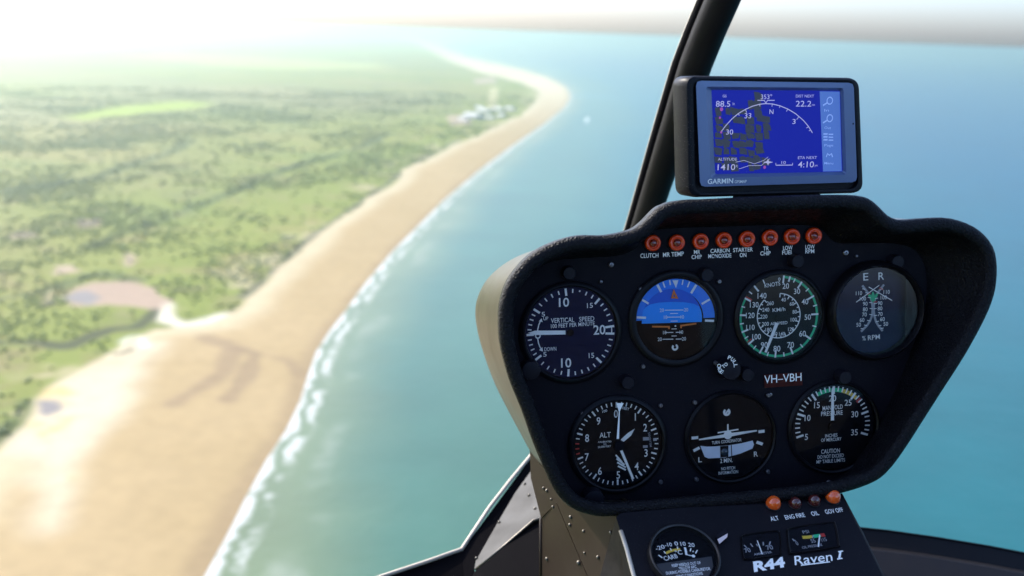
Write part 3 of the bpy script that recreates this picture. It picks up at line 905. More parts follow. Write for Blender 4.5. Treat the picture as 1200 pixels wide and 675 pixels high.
for a, r0, w in [(-90 + ROLL, 35, 2.6), (90 + ROLL, 35, 2.6), (-60, 37, 2.4), (60 + 1, 35, 2.4), (-30 + 1, 36, 2.8), (30 + 1, 34.5, 2.8), (-20, 39, 1.6), (-10, 40, 1.6), (10, 40, 1.6), (20, 39, 1.6)]:
    ai_.tick(b, X, Y, a + ROLL * .6, r0, 45.8, w, zz)
ai_.poly(b, [(788, 328.6), (795, 328.4), (792.2, 337.5)], zz)
for yy, xa, xb in [(363.5, 779, 801), (371.7, 781, 799), (389.7, 779.5, 789), (397.6, 776.5, 789)]: ai_.line(b, xa, yy, xb, yy - .2, .9, zz)
ai_.line(b, 792, 389.5, 799, 389.2, .9, zz); ai_.line(b, 792, 397.4, 799, 397.2, .9, zz)
for yy, w in [(367.4, 4.5), (376.4, 4), (385.5, 3), (393.8, 3)]: ai_.line(b, 790 - w, yy, 790 + w, yy - .15, .8, zz)
for t, x, y in [('20', 775.6, 363.6), ('20', 804, 363), ('10', 780, 371.8), ('10', 799.6, 371.4), ('10', 779, 389.7), ('10', 798.5, 389.2), ('20', 773.2, 397.6), ('20', 801.5, 397)]:
    ai_.ctext(b, t, x, y, 4.0, zz)
b.build('scale_marks', MT['white'], ai_.e)
b = MB()
for q in [[(764.2, 381.7), (785, 382), (785, 385.6), (783, 385.6), (783, 384), (764.2, 383.7)], [(797.2, 384.5), (797.2, 380.7), (816, 378.2), (816, 380.1), (799, 382.6), (799, 384.5)]]:
    ai_.poly(b, q, zz + .0006)
ai_.poly(b, [(789.5, 338.6), (786.2, 349.8), (788.6, 349.6), (789.9, 344.8)], zz + .0006); ai_.poly(b, [(789.5, 338.6), (789.9, 344.8), (792.6, 349.6), (795, 350)], zz + .0006)
ai_.poly(b, [(787.2, 347.8), (786.2, 349.8), (795, 350), (794.2, 347.8)], zz + .00065)
b.build('aircraft_symbol', MT['orange'], ai_.e)
b = MB(); ai_.disc(b, 791.5, 382, 1.0, zz + .0007, 12)
for k in range(1):
    ai_.ringf(b, 791, 407, 1.6, 3.9, zz, 20, 320, 20)
b.build('emblem', MT['white'], ai_.e)
# caging knob
kn = thing(PL, 'pull_knob', 'small black pull knob with curved white lettering below the blue horizon gauge', 'knob', 850, 430)
q = kn.m(850, 430, 12.5)
b = MB(); lathe(b, [(q, 0.0004), (q * .96, .012), (q * .85, .0145), (0, .015)], (0, 0), 32); b.build('cap', MT['knob'], kn.e, True, 40)
b = MB()
for i, ch in enumerate('PULL'):
    a = R(20 + i * 22); xx, yy = 851 + 9.0 * math.sin(a), 429.5 - 9.0 * math.cos(a); u = (math.cos(a), math.sin(a))
    kn.text(b, ch, xx - u[0] * 1.7, yy - u[1] * 1.7, xx + u[0] * 1.7, yy + u[1] * 1.7, 4.2, .0152 if False else .0153, bold=.03)
for i, ch in enumerate('CAGE'):
    a = R(-75 - i * 24); xx, yy = 849.5 + 9.0 * math.sin(a), 430 - 9.0 * math.cos(a); u = (-math.cos(a), -math.sin(a))
    kn.text(b, ch, xx - u[0] * 1.7, yy - u[1] * 1.7, xx + u[0] * 1.7, yy + u[1] * 1.7, 4.2, .0153, bold=.03)
kn.text(b, 'TO', 847.6, 431.8, 853.4, 427.4, 3.8, .0153, bold=.03)
b.build('lettering', MT['white'], kn.e)

# airspeed
sp = gauge('airspeed_indicator', 'round airspeed gauge in knots with a green arc and needle between 80 and 90', 913.5, 371, 48.5, MT['dial'], depth=.0045, rim=1.09)
z = sp.z
X, Y = 912.8, 371
b = MB(); sp.ringf(b, X, Y, 44.2, 46.8, z, 8, 300, 90); b.build('green_arc', MT['green'], sp.e)
b = MB(); sp.tick(b, X, Y, 301.5, 38, 46, 3.6, z + .0001); b.build('red_mark', MT['red'], sp.e)
b = MB(); sp.tick(b, X, Y, 234, 40.5, 46.5, 1.6, z + .0002); b.build('red_mark', MT['red'], sp.e)
b = MB()
SPA = [(0, 5), (20, 14), (30, 33), (40, 60), (50, 87), (60, 124), (70, 157), (80, 183), (90, 207), (100, 228), (110, 248), (120, 272.7), (130, 297.6), (140, 319)]
for v, a in SPA: sp.tick(b, X, Y, a + ROLL - 1, 38.5 if v > 20 or v == 0 else 41, 47.3, 2.1, z + .0003)
for a in (22, 47, 74, 105, 140, 170, 195, 218, 238, 260, 285, 308.5, 334): sp.tick(b, X, Y, a + ROLL - 1, 42, 47.0, 1.4, z + .0003)
XI, YI = 912.6, 370
sp.ringf(b, XI, YI, 24.9, 26.1, z + .0003, 4, 318, 80)
for k in range(0, 25):
    a = 4 + k * 13.1
    sp.tick(b, XI, YI, a, 21.2 if k % 2 == 0 else 23, 25.5, 1.2, z + .0003)
b.build('scale_marks', MT['white'], sp.e)
b = MB()
for t, x, y, h in [('20', 920.8, 335.2, 6.2), ('30', 934, 341.3, 6.2), ('40', 943.3, 353.5, 6.2), ('50', 946.5, 371.6, 6.2), ('60', 940.4, 391, 6.4), ('70', 926.4, 404.2, 6.6),
                   ('80', 910.4, 408.6, 6.6), ('90', 895.6, 404.3, 6.6), ('100', 886.6, 394.6, 6.2), ('110', 879.4, 383.7, 6.0), ('120', 879.2, 369.6, 6.2), ('130', 883.9, 357.2, 6.2), ('140', 893, 346.6, 6.4),
                   ('40', 918.2, 351.2, 4.4), ('60', 928, 356, 4.2), ('80', 931.3, 365.4, 4.2), ('100', 930.2, 374.6, 4.4), ('120', 927, 385.8, 4.2), ('140', 916.4, 391.2, 4.2),
                   ('160', 907.6, 391.2, 4.0), ('180', 900.6, 386.4, 4.4), ('200', 896.9, 379.6, 4.4), ('220', 895.2, 371, 4.4), ('240', 897.4, 363, 4.4), ('260', 902.6, 355.4, 4.4)]:
    sp.ctext(b, t, x, y, h, z + .0003, bold=.016)
for t in [('KNOTS', 896.2, 337.2, 914.6, 334.2, 4.6), ('KM/h', 905.4, 365.6, 920.4, 364.2, 4.2), ('AIRSPEED', 902.8, 381.2, 922.8, 379.6, 3.4), ('0', 912, 329, 914.6, 328.8, 3.6)]:
    sp.text(b, *t, z=z + .0003, bold=.016)
b.build('lettering', MT['white'], sp.e)
b = MB(); pt = [(909.4, 377), (911.8, 378.4), (897.8, 413.4), (896, 412.8)]
pt = [(908.6, 378), (912.6, 379), (898.4, 413.4), (895.8, 412.6)]
prism(b, [sp.p(*q, z + .0014) for q in pt[::-1]], [sp.p(*q, z + .0008) for q in pt[::-1]]); b.build('needle', MT['white'], sp.e)
b = MB(); lathe(b, [(sp.m(X, Y, 5), z + .0004), (sp.m(X, Y, 5), z + .0018), (0, z + .002)], sp.p(912.6, 371.5)[:2], 24); b.build('hub', MT['dial'], sp.e, True, 40)

# rotor and engine tachometer
tc_ = gauge('rotor_tachometer', 'deep set gauge marked E and R with two crossed thin needles', 1022.5, 363, 49, MT['dialblue'], depth=.0122, rim=1.12, proud=.0125)
z = tc_.z
b = MB()
q = tc_.m(1022.5, 363, 49.2)
A = [R(-46 + 92 * i / 24) for i in range(25)]
b.poly([(q * math.cos(a), q * math.sin(a), z + .0060) for a in A]); b.build('mask_plate', MT['bezel'], tc_.e)
b = MB()
ARL = [(1010.5, 334.5), (1014, 339), (1017.5, 343.5), (1020.3, 349), (1022, 355), (1022.6, 362), (1022.2, 369), (1019.6, 376), (1016, 381.5), (1012, 385.5), (1009, 388.6)]
ARR = [(1036, 333.5), (1031.5, 339), (1028, 344), (1025.5, 350), (1024.2, 356), (1023.8, 362), (1024.6, 370), (1026.6, 377), (1029.4, 381.8), (1032, 385), (1034.4, 387.8)]
tc_.path(b, ARL, 2.6, z); tc_.path(b, ARR, 2.6, z); b.build('scale_band', MT['grey'], tc_.e)
b = MB(); tc_.path(b, ARL[2:4], 2.8, z + .0002); tc_.path(b, ARR[2:4], 2.8, z + .0002); tc_.poly(b, [(1019.5, 350), (1023, 341), (1027, 350), (1023, 355)], z + .0001); b.build('green_arc', MT['green'], tc_.e)
b = MB(); tc_.line(b, 1016, 345.5, 1020, 343.3, 1.5, z + .0003); tc_.line(b, 1030.5, 337.5, 1035, 339.4, 1.5, z + .0003); tc_.line(b, 1023.6, 354, 1028, 353.6, 1.3, z + .0003); b.build('red_mark', MT['red'], tc_.e)
b = MB(); z3 = z + .0003
tc_.text(b, 'E', 1011.7, 328.8, 1017.6, 328.4, 8.6, z3, .004); tc_.text(b, 'R', 1029.4, 328.0, 1036, 327.6, 8.6, z3, .004)
for t, x, y in [('110', 1006.6, 343.6), ('100', 1011.2, 350), ('90', 1013.9, 356), ('80', 1013.9, 362.5), ('70', 1013, 368.6), ('60', 1010.2, 375), ('50', 1006.2, 380.6),
                ('110', 1039, 342.2), ('100', 1035.6, 348.6), ('90', 1031.2, 355.4), ('80', 1031.2, 361.4), ('70', 1031.5, 368), ('60', 1034, 374), ('50', 1038, 379.6)]:
    tc_.ctext(b, t, x, y, 4.5, z3, bold=.012)
tc_.text(b, '%', 1010.4, 399.2, 1014.6, 398.8, 5.2, z3, .004); tc_.text(b, 'RPM', 1017.2, 398.8, 1031.2, 397.2, 5.6, z3, .004)
for P_, sg in ((ARL, -1), (ARR, 1)):
    for k in range(1, 10): tc_.line(b, P_[k][0], P_[k][1], P_[k][0] + sg * 3.4, P_[k][1] - .6, .8, z3)
b.build('lettering', MT['white'], tc_.e)
for pt in ([(1003.2, 353.6), (1003.6, 354.6), (1030.6, 334.6), (1030.2, 333.8)], [(1045.4, 352.8), (1045.6, 351.6), (1018.2, 335.8), (1017.8, 336.8)]):
    b = MB(); prism(b, [tc_.p(*q, z + .0016) for q in pt], [tc_.p(*q, z + .0012) for q in pt]); b.build('needle', MT['white'], tc_.e)

# altimeter
al = gauge('altimeter', 'round altitude gauge with digits 1 to 9 and three white hands', 723.5, 520.5, 51, MT['dial'], depth=.0045, rim=1.10,
           screws=[(682, 484), (773.5, 474.5), (773.5, 564)])
z = al.z
X, Y = 723.2, 520
b = MB()
for k in range(50):
    if k in (36, 37, 38): continue
    al.tick(b, X, Y, k * 7.2 + .6, 42 if k % 5 == 0 else 44.2, 48.6, 2.0 if k % 5 == 0 else 1.3, z)
b.build('scale_marks', MT['white'], al.e)
b = MB()
for k in (36, 37, 38): al.tick(b, X, Y, k * 7.2 + .6, 44.2, 48.6, 1.6, z)
b.build('red_mark', MT['red'], al.e)
b = MB()
for t, x, y in [('0', 721.8, 485), ('1', 744.5, 488.6), ('2', 756, 501.2), ('3', 757, 530.8), ('4', 746, 546.4), ('5', 724.5, 556.6), ('6', 703, 552), ('7', 687.6, 535.6), ('8', 688, 513.4), ('9', 701.4, 493.4)]:
    al.ctext(b, t, x, y, 8.6, z, asp=.80, bold=.008)
for t in [('ALT', 702.6, 513.2, 715.8, 512.2, 6.0), ('CALIBRATED', 701, 519, 716.6, 518.2, 1.9), ('TO', 707, 521.8, 710.6, 521.6, 1.9), ('20,000 FEET', 700.6, 525, 716, 523.8, 2.1),
          ('100', 706.2, 484, 711.8, 482.2, 2.8), ('FEET', 729, 479.4, 737, 481, 2.8)]:
    al.text(b, *t, z=z, bold=.01)
b.build('lettering', MT['white'], al.e)
b = MB(); al.poly(b, [(753.5, 512.3), (760.5, 512.1), (760.5, 515.9), (753.5, 516.3)], z); al.poly(b, [(753.5, 522), (759, 521.8), (759, 524.6), (753.5, 525)], z)
al.text(b, '29.9', 753.8, 515.6, 760.2, 515.2, 2.6, z + .0002)
al.text(b, 'MILLIBARS', 764, 523.4, 761.6, 506.5, 2.4, z + .0002)
al.poly(b, [(765.5, 513.4), (769.8, 513.2), (769.8, 516.6), (765.5, 516.8)], z); b.build('pressure_window', MT['grey'], al.e)
b = MB()
for k in range(4):
    o = k * 4.3
    al.line(b, 721.6 + o * .2, 533.2 + o, 733.4 - max(0, 1.5 - k) * 3, 545.4 - (1.5 - k) * 1.6 + o * .35 - 1.5, 1.9, z)
b.build('hatched_flag', MT['white'], al.e)
z1 = z + .0008
for pt, dz, nm in [([(726.8, 517.6), (728.0, 514.5), (736, 507.2), (744, 502.2), (739.6, 510.4), (731.6, 517.2), (728.6, 518)], 0, 'short_hand'),
                   ([(726.2, 527.6), (729.2, 526.6), (743.2, 560.6), (741.6, 562), (740.2, 560.8)], .0005, 'long_hand'),
                   ([(722.6, 514.3), (725.4, 514.3), (726, 496.8), (726.3, 482), (731, 472.4), (722, 472.2), (725.2, 482), (724.0, 496.6)], .0010, 'thin_hand')]:
    b = MB(); prism(b, [al.p(*q, z1 + dz + .0004) for q in pt], [al.p(*q, z1 + dz) for q in pt]); b.build(nm, MT['white'], al.e)
b = MB(); lathe(b, [(al.m(X, Y, 6), z + .0006), (al.m(X, Y, 6), z + .0026), (0, z + .0028)], al.p(725.2, 521)[:2], 24); b.build('hub', MT['dial'], al.e, True, 40)

# turn coordinator
tu = gauge('turn_coordinator', 'round turn gauge with a white aeroplane outline above a pale curved slip tube', 855.5, 511.5, 49, MT['dial'], depth=.0045, rim=1.07,
           screws=[(813.5, 471), (899.5, 462.5), (899, 552), (815.5, 561)])
z = tu.z
b = MB()
for q in [(810.4, 513.4, 818.2, 512.7, 3.4), (888.8, 506, 896, 505.2, 3.4), (812.6, 528.4, 819.8, 524.6, 3.4), (886.6, 518, 893.8, 520.6, 3.4)]: tu.line(b, *q[:4], q[4], z)
for t in [('TURN', 834.4, 520.9, 843.4, 519.9, 3.6), ('COORDINATOR', 845.2, 519.7, 869, 517, 3.6), ('L', 818.4, 541.7, 822.6, 541.4, 5.8), ('R', 883.6, 535.2, 888.2, 534.7, 5.8), ('2 MIN.', 844, 542.6, 858.4, 541.4, 4.9),
          ('NO PITCH', 845.2, 551.2, 861.4, 549.8, 3.5), ('INFORMATION', 842, 556.4, 865, 554.4, 3.5)]:
    tu.text(b, *t, z=z, bold=.016)
b.build('lettering', MT['white'], tu.e)
b = MB(); tu.ringf(b, 851.7, 483, 1.8, 4.4, z, 30, 330, 24); tu.line(b, 849, 486.6, 854.6, 479.4, 2.2, z + .0001); b.build('emblem', MT['white'], tu.e)
b = MB(); z1 = z + .0010
tu.poly(b, [(819.2, 516), (819, 514.4), (849, 508.8), (857, 507.2), (887, 503.8), (887.2, 505.4), (858, 511.2), (850, 512.6)][::-1], z1)
tu.disc(b, 853, 509.6, 5.0, z1 + .0002, 24); tu.line(b, 841, 507.2, 865.4, 503.2, 1.6, z1 + .0001); tu.line(b, 852.9, 497, 853.1, 506, 1.8, z1 + .0003)
b.build('aeroplane_symbol', MT['white'], tu.e)
TB = [(820.6, 522.4), (828, 523.4), (836, 523.2), (853.4, 522), (869, 519.4), (882, 516.2), (883.6, 521), (881.8, 525.6), (867.6, 531.6), (850, 536.2), (830.4, 537.2), (825.8, 535.4)]
b = MB(); prism(b, [tu.p(*q, z + .0014) for q in TB], [tu.p(*q, z + .0002) for q in TB]); tb = b.build('slip_tube', MT['tubeglass'], tu.e)
b = MB()
tu.poly(b, [(843.8, 523), (853.6, 522.2), (853.6, 535.4), (844.2, 536.2)], z + .0016); tu.line(b, 857, 521.6, 857.6, 534.4, 1.0, z + .0016); b.build('centre_lines', MT['dial'], tb)
b = MB(); c = tu.p(848.8, 529.4, z + .0010); q = tu.m(848.8, 529.4, 5.0)
pr = [(q * math.cos(math.pi / 2 * i / 6), q * .7 * math.sin(math.pi / 2 * i / 6)) for i in range(6)] + [(0, q * .7)]
lathe(b, [(r, zz_ + c[2]) for r, zz_ in pr], c, 20); b.build('ball', MT['boatdark'], tb, True)

# manifold pressure
mp_ = gauge('manifold_pressure_gauge', 'round pressure gauge with green, yellow and red arc and needle pointing straight up', 976, 500, 49, MT['dial'], depth=.0045, rim=1.07)
z = mp_.z
X, Y = 975.8, 498
mang = lambda v: (v - 20) * 7.13 + 2.0
b = MB(); mp_.ringf(b, X, Y, 38.0, 42.4, z, mang(15.9), mang(22), 20); b.build('green_arc', MT['green'], mp_.e)
b = MB(); mp_.ringf(b, X, Y, 38.0, 42.4, z, mang(22), mang(26), 14); b.build('yellow_arc', MT['yellow'], mp_.e)
b = MB(); mp_.tick(b, X, Y, mang(26.7), 37.4, 43.6, 3.6, z); b.build('red_mark', MT['red'], mp_.e)
b = MB()
for v in range(5, 36):
    mj = v % 5 == 0; mp_.tick(b, X, Y, mang(v), 35.6 if mj else 38.6, 44.4, 2.5 if mj else 1.5, z + .0003)
b.build('scale_marks', MT['white'], mp_.e)
b = MB()
for t, x, y in [('5', 944.9, 512, ), ('10', 946.3, 489.8), ('15', 957.3, 474.8), ('20', 975.6, 466.8), ('25', 993.8, 471.8), ('30', 1001.6, 485.4), ('35', 1001.2, 506.6)]:
    mp_.ctext(b, t, x, y, 6.9, z + .0003, bold=.012)
for t in [('MANIFOLD', 964, 481.2, 987.6, 478.8, 5), ('PRESSURE', 962.3, 487.6, 987.6, 485.8, 5), ('INCHES', 967, 512.8, 981.4, 511.4, 3.7), ('OF MERCURY', 962.3, 517.8, 986, 516, 3.7),
          ('CAUTION', 962.3, 531.8, 984.2, 530, 4.8), ('DO NOT EXCEED', 958.2, 537.8, 988.8, 535.4, 4.0), ('MP TABLE LIMITS', 956.8, 543.4, 990.2, 540.8, 4.0)]:
    mp_.text(b, *t, z=z + .0003, bold=.016)
b.build('lettering', MT['white'], mp_.e)
b = MB(); pt = [(973.6, 492.8), (977.4, 492.6), (977.2, 458), (975.9, 452.4), (974.4, 458)]
prism(b, [mp_.p(*q, z + .0015) for q in pt], [mp_.p(*q, z + .0010) for q in pt]); b.build('needle', MT['white'], mp_.e)
b = MB(); lathe(b, [(mp_.m(X, Y, 6), z + .0004), (mp_.m(X, Y, 6), z + .0020), (0, z + .0022)], mp_.p(975.8, 499)[:2], 24); b.build('hub', MT['dial'], mp_.e, True, 40)

# ------------------------------------------------------------------ satellite navigator on the pod
GP = Plane(ray(905, 160) * .775, 23, 4, -.6)
gps = thing(GP, 'navigation_display', 'black and silver map navigator with a blue screen on top of the panel', 'navigator', 905, 232)
def rounded(cn, rad, k=7):
    out = []
    for i in range(len(cn)):
        p, a, c_ = np.array(cn[i], float), np.array(cn[i - 1], float), np.array(cn[(i + 1) % len(cn)], float)
        u = (a - p) / np.linalg.norm(a - p); v = (c_ - p) / np.linalg.norm(c_ - p)
        for j in range(k + 1):
            t = j / k; out.append(tuple(p + u * rad * (1 - t) ** 2 + v * rad * t ** 2))
    return out


FR = rounded([(803.5, 88.5), (1008.5, 91), (1013.5, 226.5), (806.5, 232)], 13)
FRs = np.array([gps.p(x, y)[:2] for x, y in FR])
b = MB(); c0 = FRs.mean(0)
if ((np.roll(FRs, -1, 0)[:, 0] - FRs[:, 0]) * (np.roll(FRs, -1, 0)[:, 1] + FRs[:, 1])).sum() > 0: FRs = FRs[::-1]
rings(b, [r3(c0 + (FRs - c0) * .925, 0.0), r3(c0 + (FRs - c0) * .955, .0004), r3(c0 + (FRs - c0) * .985, -.0008), r3(FRs, -.004), r3(FRs, -.018), r3(c0 + (FRs - c0) * .975, -.0215), r3(c0 + (FRs - c0) * .92, -.023)], cap0=False, cap1=True)
_in = c0 + (FRs - c0) * .925
rings(b, [r3(_in, -.0035), r3(_in, 0.0)]); b.poly(r3(_in, -.0035)); b.build('case', MT['gpsbody'], gps.e, True, 40)
BZo = rounded([(815.5, 94.5), (1000.5, 97), (1004.5, 213.5), (820.5, 219)], 6, 2)
BZi = rounded([(834, 105.6), (984.2, 106.4), (987.2, 201), (838.4, 203.8)], 1.5, 2)
b = MB(); bo = [gps.p(x, y, .0010) for x, y in BZo]; bo2 = [gps.p(x, y, -.0034) for x, y in BZo]; bi = [gps.p(x, y, .0012) for x, y in rounded([(827, 101.5), (988.5, 103), (992, 205), (833, 208.5)], 3, 2)]; bi2 = [gps.p(x, y, -.0022) for x, y in BZi]
rings(b, [bo2, bo, bi, bi2]); b.build('bezel', MT['gpsbezel'], gps.e)
b = MB(); b.poly([gps.p(x, y, -.0020) for x, y in [(832, 105), (986, 105), (989, 203), (836, 206)]]); scr = b.build('screen', MT['screen'], gps.e)
z = -.0017
b = MB()
rr = random.Random(3)
for gy in range(10):
    for gx in range(7):
        cx_, cy_ = 842.5 + gx * 9.2 + rr.uniform(-1.5, 1.5), 112 + gy * 9.4 + rr.uniform(-1.5, 1.5)
        if rr.random() > .80 or cx_ > 900 + rr.uniform(-6, 2) or (gy < 2 and gx < 4): continue
        wx, wy = rr.uniform(3.6, 5.4), rr.uniform(3.4, 5.2); jt = lambda: rr.uniform(-1.1, 1.1)
        gps.poly(b, [(cx_ - wx + jt(), cy_ - wy + jt()), (cx_ + jt(), cy_ - wy + jt()), (cx_ + wx + jt(), cy_ - wy * .6 + jt()), (cx_ + wx + jt(), cy_ + wy + jt()), (cx_ - wx * .7 + jt(), cy_ + wy + jt())], z - .0001 + .000002 * (gy * 7 + gx))
b.build('map_land', MT['scrgrn'], scr)
b = MB(); gps.poly(b, [(960.5, 107), (984, 107.4), (986.4, 200.6), (964.5, 201)], z - .0002); b.build('key_column', MT['scrkey'], scr)
b = MB()
for x, y, s in [(845.5, 128, 2.2), (843.6, 138, 1.4), (845.2, 155, 1.4), (896, 196, 1.8)]: gps.disc(b, x, y, s, z + .0002, 8)
b.build('map_marks', MT['scrmag'], scr)
b = MB(); z += .0003
for t in [('88.5', 838.8, 125, 855.6, 125, 6.6), ('kt', 858.6, 123, 861, 123, 3), ('GS', 846.8, 114, 851.4, 114, 3.0), ('353°', 891.4, 116.2, 904.6, 116.2, 5.4), ('DIST NEXT', 932.6, 114.2, 953.8, 114.2, 3.2),
          ('22.2', 932.4, 124.8, 950.6, 124.8, 6.6), ('nm', 951.6, 124, 954.8, 124, 2.6), ('33', 872.4, 138.6, 880.2, 138.6, 6), ('N', 901.6, 133.6, 906.2, 133.6, 5.4), ('3', 928.4, 145.2, 932.2, 145.2, 5.6),
          ('30', 850.8, 157.6, 859, 157.6, 5.8), ('ALTITUDE', 841.2, 188.2, 863.4, 188.2, 3.2), ('1410', 840.8, 199.4, 861.4, 199.2, 6.8), ('ft', 862.4, 196, 864.4, 196, 2.8), ('ETA NEXT', 935, 186.4, 957.2, 186.2, 3.2),
          ('4:10', 935, 196.2, 953.6, 196, 6.8), ('pm', 954.8, 195, 958, 195, 2.6), ('10', 915.6, 192, 920.8, 192, 3.2)]:
    gps.text(b, *t, z=z, bold=.004)
gps.path(b, [(845.5, 153.8), (851, 146.6), (857.5, 139.6), (865, 133.2), (873.5, 128.2), (882, 124.4), (890, 122.2), (897, 121.4), (905, 121.8), (914, 124), (923.3, 127.8), (932.6, 133.4), (942, 141.6), (947.6, 148.4), (952, 155.6)], .9, z)
gps.line(b, 887.6, 117.6, 895.6, 117.6, .8, z); gps.line(b, 899.6, 117.6, 907.8, 117.6, .8, z); gps.line(b, 895.6, 117.6, 897.4, 120.6, .8, z); gps.line(b, 899.6, 117.6, 897.4, 120.6, .8, z)
gps.line(b, 909.2, 193.6, 928.8, 193.4, .8, z); gps.line(b, 909.2, 193.6, 909.2, 191, .7, z); gps.line(b, 928.8, 193.4, 928.8, 191, .7, z)
for x0, y0, x1, y1 in [(873.5, 128.2, 875, 132), (923.3, 127.8, 921.6, 130.6), (936.5, 136.6, 933.6, 140), (905, 121.8, 904.6, 125), (865, 133.2, 866.4, 135.4), (890, 122.2, 890.6, 124.6), (914, 124, 913.2, 126.4), (947.6, 148.4, 945, 150), (950, 152, 948, 153.4)]: gps.line(b, x0, y0, x1, y1, .7, z)
gps.path(b, [(862, 190), (872, 188), (884, 192), (895, 188), (900, 184)], .5, z); gps.path(b, [(866, 198), (878, 194), (892, 194), (902, 186)], .5, z)
gps.poly(b, [(894, 190), (899, 189), (900, 185.6), (901, 189), (906, 190), (901, 191.4), (900, 194), (899, 191.4)], z)
b.build('screen_writing', MT['scrtext'], scr)
b = MB()
for y, t, kind in [(120, 'In', 0), (140.5, 'Out', 0), (161, 'Page', 1), (182, 'Menu', 2)]:
    gps.text(b, t, 966, y + 10.6, 966 + len(t) * 2.6, y + 10.6, 2.8, z)
    if kind == 0: gps.ringf(b, 972.4, y - 2, 3.0, 4.2, z, n=20); gps.line(b, 969.4, y + .4, 964.4, y + 3.6, 1.6, z)
    elif kind == 1:
        for k in range(3): gps.line(b, 965, y - 4 + k * 3.4, 969.8, y - 4 + k * 3.4, 1.6, z); gps.line(b, 971, y - 3.6 + k * 3.4, 976.4, y - 3.6 + k * 3.4, 1.2, z)
    else: gps.path(b, [(968.4, y + 2), (969.6, y - 2), (972, y), (974.4, y - 2), (975.6, y + 2)], 1.4, z)
b.build('key_icons', mat('lcd_keytext', (.2, .25, .4), .5, emit=(.16, .26, .62), estr=.25), scr)
b = MB(); gps.text(b, 'GARMIN', 829.2, 215.6, 859, 214.6, 5.6, .0014, bold=.03); gps.text(b, 'GPSMAP', 860.8, 214.6, 874.8, 214.2, 3.2, .0014, bold=.01); b.build('lettering', MT['white'], gps.e)
b = MB(); gps.disc(b, 999.8, 145, 1.0, .0013, 10); b.build('light_sensor', MT['dial'], gps.e)
b = MB(); prism(b, [gps.p(x, y, -.006) for x, y in [(801.6, 124), (804.4, 124), (805.2, 172), (802.4, 172)]], [gps.p(x, y, -.018) for x, y in [(801.6, 124), (804.4, 124), (805.2, 172), (802.4, 172)]]); b.build('side_button', MT['grey_metal'], gps.e)
b = MB(); prism(b, [gps.p(x, y, -.004) for x, y in [(860, 226), (960, 223), (966, 246), (854, 248)]], [gps.p(x, y, -.024) for x, y in [(860, 226), (960, 223), (966, 246), (854, 248)]]); b.build('mount', MT['gpsbody'], gps.e)

# ------------------------------------------------------------------ lower console
pc = PL.o + PL.B.T @ (PL.px(855, 598) + np.array([0, 0, .072]))
CP = Plane(pc, 8, 62, 3.5)
con = thing(CP, 'lower_console', 'black sloping console with small gauges and four warning lamps under the panel', 'console', 880, 640)
CF = [(722, 606), (728, 601), (800, 595), (860, 588.5), (930, 580), (984, 577.5), (1010, 626), (1046, 700), (760, 720), (742, 672)]
b = MB(); CB = [tuple(np.array(con.p(x, y)) + np.array([0, 0, -.09])) for x, y in CF]
prism(b, [con.p(x, y) for x, y in CF][::-1], CB[::-1]); b.build('console_body', MT['console'], con.e)
b = MB(); tube(b, [con.p(985.6, 579, -.001), con.p(1010.4, 626, -.001), con.p(1046.4, 699.6, -.001)], .0011, 8); b.build('edge_strip', MT['grey_metal'], con.e, True)
b = MB(); tube(b, [con.p(727.5, 622, -.0005), con.p(734, 642, -.0005), con.p(742.5, 674, -.0005), con.p(752, 704, -.0005)], .0016, 8); b.build('edge_strip', MT['cream'], con.e, True)
for x, y, r, m_, core in [(905.5, 591.5, 8.6, MT['lensamber'], 0), (931, 591, 7.2, MT['lensdark'], 0), (953.2, 588, 7.2, MT['lensdark'], 0), (975, 584, 8.6, MT['lensamber'], 0)]:
    lw = lamp(con, x, y, r * .92, m_, False, con.e, h=1.15)
    if m_ is MT['lensamber']: lw['label'] = 'bright orange warning lamp dome'
b = MB()
for t in [('ALT', 904, 610.6, 913.4, 609.2, 4.6), ('ENG FIRE', 921, 608.8, 944, 605.6, 4.6), ('OIL', 952, 604.6, 960.4, 603.4, 4.6), ('GOV OFF', 968.2, 602.4, 989, 599.6, 4.6)]: con.text(b, *t, z=.0004, bold=.016)
b.build('lettering', MT['white'], con.e)
b = MB(); con.text(b, 'R44', 883.4, 669.8, 922.4, 663.4, 10.2, .0005, bold=.045, shear=.22); con.text(b, 'Raven', 931.4, 662.2, 977.4, 656.8, 9.8, .0005, bold=.006, shear=.28)
con.line(b, 938.6, 662.4, 972.6, 658.4, 1.3, .0005)
con.line(b, 983.4, 654.4, 985, 646, 2.2, .0006); con.line(b, 981, 655.2, 987.2, 654.2, 1.4, .0005); con.line(b, 982.2, 646.6, 987.8, 645.6, 1.4, .0005)
b.build('lettering', MT['white'], con.e)


def small_gauge(name, label, pts, x, y, h=.0016):
    f = thing(CP, name, label, 'gauge', x, y, 'small engine gauges on the lower console')
    P = smooth_closed([f.p(*q)[:2] for q in pts], 5); c0 = P.mean(0)
    if ((np.roll(P, -1, 0)[:, 0] - P[:, 0]) * (np.roll(P, -1, 0)[:, 1] + P[:, 1])).sum() > 0: P = P[::-1]
    b = MB(); rings(b, [r3(P, .0002), r3(P, h), r3(c0 + (P - c0) * .97, h + .0006), r3(c0 + (P - c0) * .93, h), r3(c0 + (P - c0) * .92, .0004)]); b.build('bezel', MT['bezel'], f.e, True, 40)
    b = MB(); b.poly(r3(c0 + (P - c0) * .925, .0006)); b.build('dial_face', MT['dial'], f.e)
    b = MB(); b.poly(r3(c0 + (P - c0) * .925, h * .85)); b.build('glass', MT['coated'], f.e)
    return f


